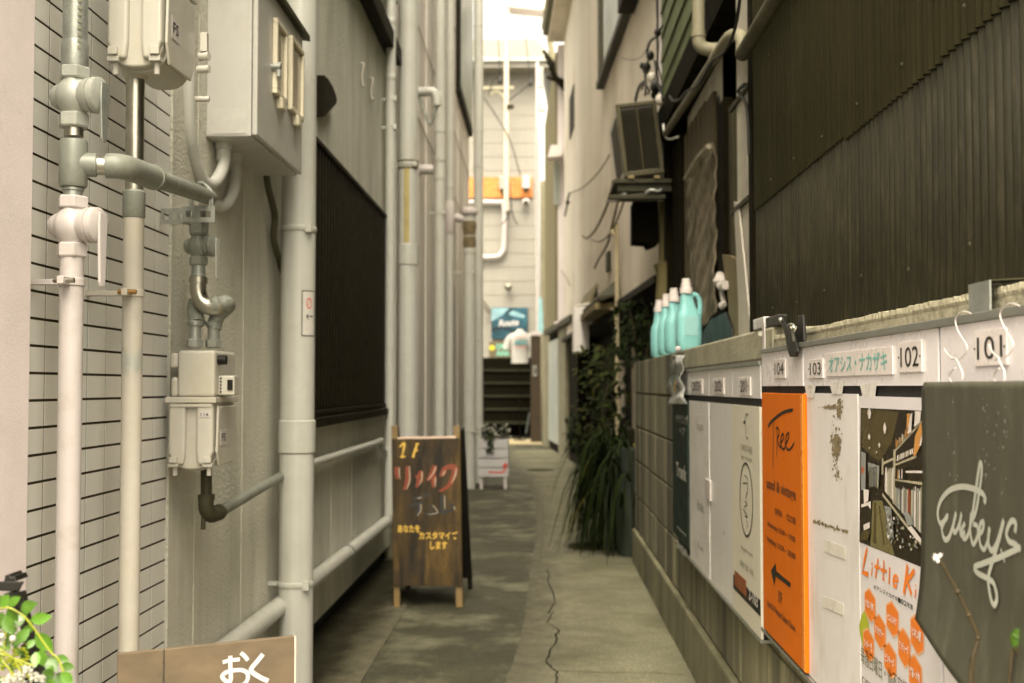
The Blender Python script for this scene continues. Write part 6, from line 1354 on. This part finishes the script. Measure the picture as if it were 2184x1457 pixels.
stext('あなたを', 100, 270, 780, 838); stext('カスタマイズ', 262, 555, 830, 890); stext('します', 345, 475, 905, 965)
m.build('small_lettering', paintg, t)

# ================================================================== WHITE PLANTER
t = thing('planter_box', 'white slatted wooden planter box on legs with a red painted arrow', 'planter', onZ(1052, 1044))
Yl = onZ(1052, 1044).y; xa_, xb_ = onY(1020, 1000, Yl).x, onY(1084, 1000, Yl).x; zt_, zb_ = onY(1050, 938, Yl).z, onY(1050, 1018, Yl).z; dz = (zt_-zb_)/4
for k in range(4):
    m = MB(); m.box(xa_, xb_, Yl-.012, Yl, zb_+dz*k+.006, zb_+dz*(k+1)-.004); m.box(xa_, xa_+.012, Yl+.001, Yl+.28, zb_+dz*k+.006, zb_+dz*(k+1)-.004); m.box(xb_-.012, xb_, Yl+.001, Yl+.28, zb_+dz*k+.006, zb_+dz*(k+1)-.004); m.box(xa_, xb_, Yl+.281, Yl+.292, zb_+dz*k+.006, zb_+dz*(k+1)-.004)
    m.build('slat', paintw, t, bevel=.003)
for x_ in (xa_+.014, xb_-.046):
    for y_ in (Yl+.002, Yl+.245): MB().box(x_, x_+.032, y_, y_+.032, 0, zt_-.02).build('leg', white, t, bevel=.003)
MB().box(xa_+.014, xb_-.014, Yl+.002, Yl+.278, zt_-.06, zt_-.045).build('soil', found, t)
m = MB(); m.stroke([onY(x, y, Yl-.0135) for x, y in ((1042, 1007), (1060, 1008), (1074, 1007), (1077, 1000), (1077, 995))], .015, (0, -1, 0), 3); m.add([onY(x, y, Yl-.0138) for x, y in ((1070, 997), (1083, 995), (1078, 985))], [(0, 1, 2)]); m.build('painted_arrow', redp, t)
t = thing('flowering_plant', 'pale small-flowered plant growing in the white planter box', 'plant', ((xa_+xb_)/2, Yl+.14, zt_-.04))
m1, m2 = MB(), MB()
for k in range(420):
    cl = rd.random() < .68; x_, y_, sx, sy = (1042, 924, 9, 7) if cl else (1076, 922, 5, 6)
    p = onY(rd.gauss(x_, sx), rd.gauss(y_, sy), Yl+rd.uniform(.04, .2)); d = Vector((rd.uniform(-1, 1), rd.uniform(-1, .3), rd.uniform(-.2, 1)))
    (m1 if rd.random() < .55 else m2).leaf(p, d, (rd.uniform(-.5, .5), -.6, 1), rd.uniform(.02, .045), .022, .1)
for k in range(50): m1.leaf(onY(rd.gauss(1046, 3), rd.uniform(930, 965), Yl-.02), (rd.uniform(-1, 1), -.5, -.4), (0, -1, .3), .03, .018, .1)
m1.build('leaves', leafm, t); m2.build('blossoms', flow, t)

# ================================================================== FOREGROUND WOODEN SIGN (oku)
t = thing('wooden_sign', 'weathered brown two-plank wooden sign with white brushed hiragana', 'sign', (-.44, 1.56, 0))
PL = onY(252, 1395, 1.50); PR = onY(628, 1357, 1.607); sd_ = (Vector((PR.x, PR.y, 0))-Vector((PL.x, PL.y, 0))); Ls = sd_.length; sd_.normalize(); nO = Vector((sd_.y, -sd_.x, 0)); zT = (PL.z+PR.z)/2
def PO(s_, z_, o_=0): return Vector((PL.x, PL.y, 0))+sd_*s_+nO*o_+Vector((0, 0, z_))
def onO(x, y, o=0): return onP(x, y, Vector((PL.x, PL.y, 0))+nO*o, nO)
zb0 = .18
sC = (onO(350, 1400)-Vector((PL.x, PL.y, 0))).dot(sd_)
for nm, a0, a1 in (('plank', 0, sC-.0008), ('plank', sC+.0008, Ls)):
    z0a, z1a = PL.z+(PR.z-PL.z)*a0/Ls, PL.z+(PR.z-PL.z)*a1/Ls
    MB().hexa([PO(a0, zb0, -.009), PO(a0, zb0, 0), PO(a1, zb0, 0), PO(a1, zb0, -.009)], [PO(a0, z0a, -.009), PO(a0, z0a, 0), PO(a1, z1a, 0), PO(a1, z1a, -.009)]).build(nm, greyw, t, bevel=.001)
MB().hexa([PO(Ls+.0002, zb0, -.009), PO(Ls+.0002, zb0, .0), PO(Ls+.0022, zb0, .0), PO(Ls+.0022, zb0, -.009)], [PO(Ls+.0002, PR.z, -.009), PO(Ls+.0002, PR.z, .0), PO(Ls+.0022, PR.z-.001, .0), PO(Ls+.0022, PR.z-.001, -.009)]).build('bare_edge', pinkwood, t)
for a0 in (.02, Ls-.045): MB().hexa([PO(a0, 0, -.03), PO(a0, 0, -.0095), PO(a0+.025, 0, -.0095), PO(a0+.025, 0, -.03)], [PO(a0, .55, -.03), PO(a0, .55, -.0095), PO(a0+.025, .55, -.0095), PO(a0+.025, .55, -.03)]).build('leg', pinew, t)
zf = zc(0, 950, 2.874); m = MB()
for pl, w_ in (([(1365, 1330), (1410, 1318), (1470, 1312)], .0052), ([(1412, 1290), (1412, 1350), (1415, 1420), (1408, 1448), (1378, 1440), (1362, 1415), (1385, 1392), (1430, 1380), (1480, 1378), (1512, 1392), (1520, 1425), (1500, 1462), (1470, 1475)], .0056), ([(1475, 1272), (1498, 1290), (1520, 1318)], .0054), ([(1612, 1280), (1580, 1320), (1540, 1370), (1552, 1395), (1600, 1425), (1645, 1445)], .0064)):
    m.stroke([onO(*zf(x, y), .0006) for x, y in pl], w_, nO, 6)
m.build('brushed_lettering', paintw, t)

# ================================================================== FOREGROUND PLANT AND BLACK STAND
Yf = 1.28
t = thing('black_stand', 'black iron stand with a gabled top at the bottom left corner', 'stand', onY(30, 1700, Yf))
W = lambda x, y, Y=Yf: onY(x, y, Y)
m = MB(); m.hexa([W(-60, 1258), W(40, 1262), W(42, 1262, Yf+.05), W(-60, 1258, Yf+.05)], [W(-60, 1240), W(52, 1240), W(50, 1240, Yf+.05), W(-60, 1240, Yf+.05)]); m.prism([W(8, 1241), W(10, 1228), W(20, 1224), W(24, 1232), W(30, 1228), (W(36, 1240))], (0, .03, 0)); m.build('top', blackp, t, bevel=.001)
m = MB(); m.bar(W(42, 1262), W(66, 1380), .010, .010); m.bar(W(66, 1375), W(88, 1560), .012, .012); m.bar(W(22, 1262), W(44, 1330), .010, .010); m.bar(W(-40, 1262), W(-60, 1560), .010, .010)
m.bar(W(88, 1555), (W(88, 1555).x, Yf, 0), .012, .012); m.bar(W(-60, 1555), (W(-60, 1555).x, Yf, 0), .012, .012); m.bar(W(-60, 1555), W(88, 1555), .012, .012); m.build('frame', blackp, t)
m = MB(); m.bar(W(58, 1368), W(100, 1425), .016, .01); m.bar(W(50, 1400), W(80, 1440), .01, .01); m.build('brace', blackp, t)
t = thing('artificial_plant', 'bright green artificial foliage with tiny white blossoms, bottom left corner', 'plant', W(30, 1540))
zf = zc(0, 1200, 5.67); m = MB(); yv = MB(); fl = MB()
def LF(x0, y0, x1, y1, wd, Y=1.24, dy=0.0):
    wd *= .78
    p, q = W(*zf(x0, y0), Y), W(*zf(x1, y1), Y+dy); d = q-p; m.leaf(p, d, Vector((rd.uniform(-.3, .3), -1, rd.uniform(-.1, .5))), d.length, wd, .02)
for a in ((0, 540, 110, 380, .017), (100, 520, 250, 410, .014), (250, 570, 455, 480, .017), (365, 700, 632, 645, .017), (430, 850, 645, 1075, .022), (360, 800, 140, 1005, .016), (90, 560, 220, 700, .018), (60, 640, 160, 870, .018), (250, 620, 215, 790, .015), (500, 1050, 520, 1250, .020), (570, 1140, 690, 1320, .020), (730, 1250, 905, 1265, .014), (690, 1130, 840, 1185, .010), (740, 1330, 880, 1457, .016), (700, 1330, 760, 1480, .020), (520, 1320, 660, 1370, .015), (440, 1080, 430, 1260, .014), (280, 1010, 330, 1150, .014), (640, 1400, 600, 1500, .016), (0, 600, 60, 780, .018), (180, 850, 60, 1010, .014), (60, 900, 110, 1080, .012), (330, 560, 280, 650, .01), (410, 930, 330, 1040, .01), (620, 1240, 590, 1400, .014), (-60, 480, 20, 400, .016), (-40, 900, 60, 860, .014)): LF(*a, Y=rd.uniform(1.20, 1.27), dy=rd.uniform(-.01, .01))
for k in range(70):
    x_, y_ = rd.uniform(-250, 480), rd.uniform(780, 1800)
    if x_ > y_*.6-150: continue
    an = rd.uniform(0, 6.28); L = rd.uniform(60, 170); LF(x_, y_, x_+L*math.cos(an), y_+L*math.sin(an), rd.uniform(.008, .016), Y=rd.uniform(1.26, 1.36))
m.build('leaves', leafb, t)
for pl in ([(0, 560), (100, 545), (200, 590), (300, 660), (400, 780), (450, 850)], [(450, 850), (560, 1010), (620, 1090), (700, 1160), (740, 1250), (790, 1400)], [(0, 1050), (120, 1130), (250, 1220), (330, 1330), (380, 1457)], [(0, 1100), (150, 1150), (300, 1210), (420, 1250)], [(80, 780), (60, 950), (60, 1060)], [(20, 1180), (120, 1300), (200, 1457)], [(180, 1180), (250, 1330), (280, 1457)]):
    yv.tube([W(*zf(x, y), 1.235) for x, y in pl], .0011, 6, 5)
for k in range(90):
    x_, y_ = rd.uniform(-100, 330), rd.gauss(1180, 90); an = rd.uniform(-.3, .8); L = rd.uniform(20, 60)
    yv.tube([W(*zf(x_, y_), 1.24), W(*zf(x_+L*math.cos(an), y_+L*math.sin(an)), 1.235)], .0009, 5)
yv.build('yellow_stems', leafy, t)
for k in range(150):
    x_, y_ = rd.choice([(440, 1400), (350, 1290), (250, 1400), (100, 1440), (20, 900), (160, 1410), (500, 1400)]); x_ += rd.gauss(0, 38); y_ += rd.gauss(0, 32)
    fl.sphere(W(*zf(x_, y_), rd.uniform(1.215, 1.24)), rd.uniform(.0011, .0022), 6, 4)
fl.sphere(W(*zf(155, 920), 1.21), .0035, 8, 6); fl.sphere(W(*zf(20, 890), 1.21), .003, 8, 6); fl.sphere(W(*zf(250, 700), 1.21), .002, 8, 6)
fl.build('blossoms', flow, t)
MB().lathe(W(20, 1620, 1.31)+Vector((0, 0, -.05)), (0, 0, 1), [(0, .05), (.09, .07), (.095, .075)], 16).build('basket', stemb, t)

# ================================================================== POTTED TWIG, right foreground
Yt = 1.22; W3 = lambda x, y: onY(x, y, Yt)
t = thing('potted_twig', 'bare brown twig with a white tip and a few green leaves before the black sheet', 'plant', (W3(2073, 1457).x, Yt, 0))
m = MB(); m.tube([Vector((W3(2073, 1457).x, Yt, .18)), W3(2071, 1500), W3(2073, 1457), W3(2076, 1400), W3(2086, 1360), W3(2066, 1312), W3(2045, 1268), W3(2022, 1225), W3(2003, 1192)], .0019, 8, 5, rf=lambda u: 1.3-.4*u)
for (x_, y_) in ((2086, 1360), (2066, 1312), (2042, 1262)): m.sphere(W3(x_, y_), .0030, 8, 6)
m.tube([Vector((W3(2073, 1457).x, Yt, .18)), W3(2150, 1480), W3(2175, 1400), W3(2180, 1300), W3(2190, 1200)], .002, 6, 4); m.build('twig', stemb, t)
m = MB()
for k in range(9): an = rd.uniform(0, 6.28); m.leaf(W3(2001, 1189), (math.cos(an), rd.uniform(-.5, .5), math.sin(an)), (0, -1, .1), .006, .003, 0)
m.build('white_tip', white, t)
m = MB()
for (x_, y_, x2, y2) in ((2160, 1345, 2178, 1390), (2158, 1350, 2180, 1352), (2165, 1340, 2158, 1375), (2172, 1340, 2186, 1370), (2180, 1290, 2192, 1320), (2165, 1360, 2172, 1392), (2184, 1310, 2196, 1290)):
    p, q = W3(x_, y_), W3(x2, y2); m.leaf(p, q-p, (rd.uniform(-.4, .4), -1, .3), (q-p).length, .010, .05)
m.build('leaves', M('fresh_leaf', (.09, .19, .02), .5, var=.3, island=.3), t)
MB().lathe((W3(2073, 1457).x, Yt, 0), (0, 0, 1), [(0, .055), (.17, .075), (.18, .08), (.185, .072)], 20).build('pot', M('terracotta', (.30, .13, .06), .8), t)
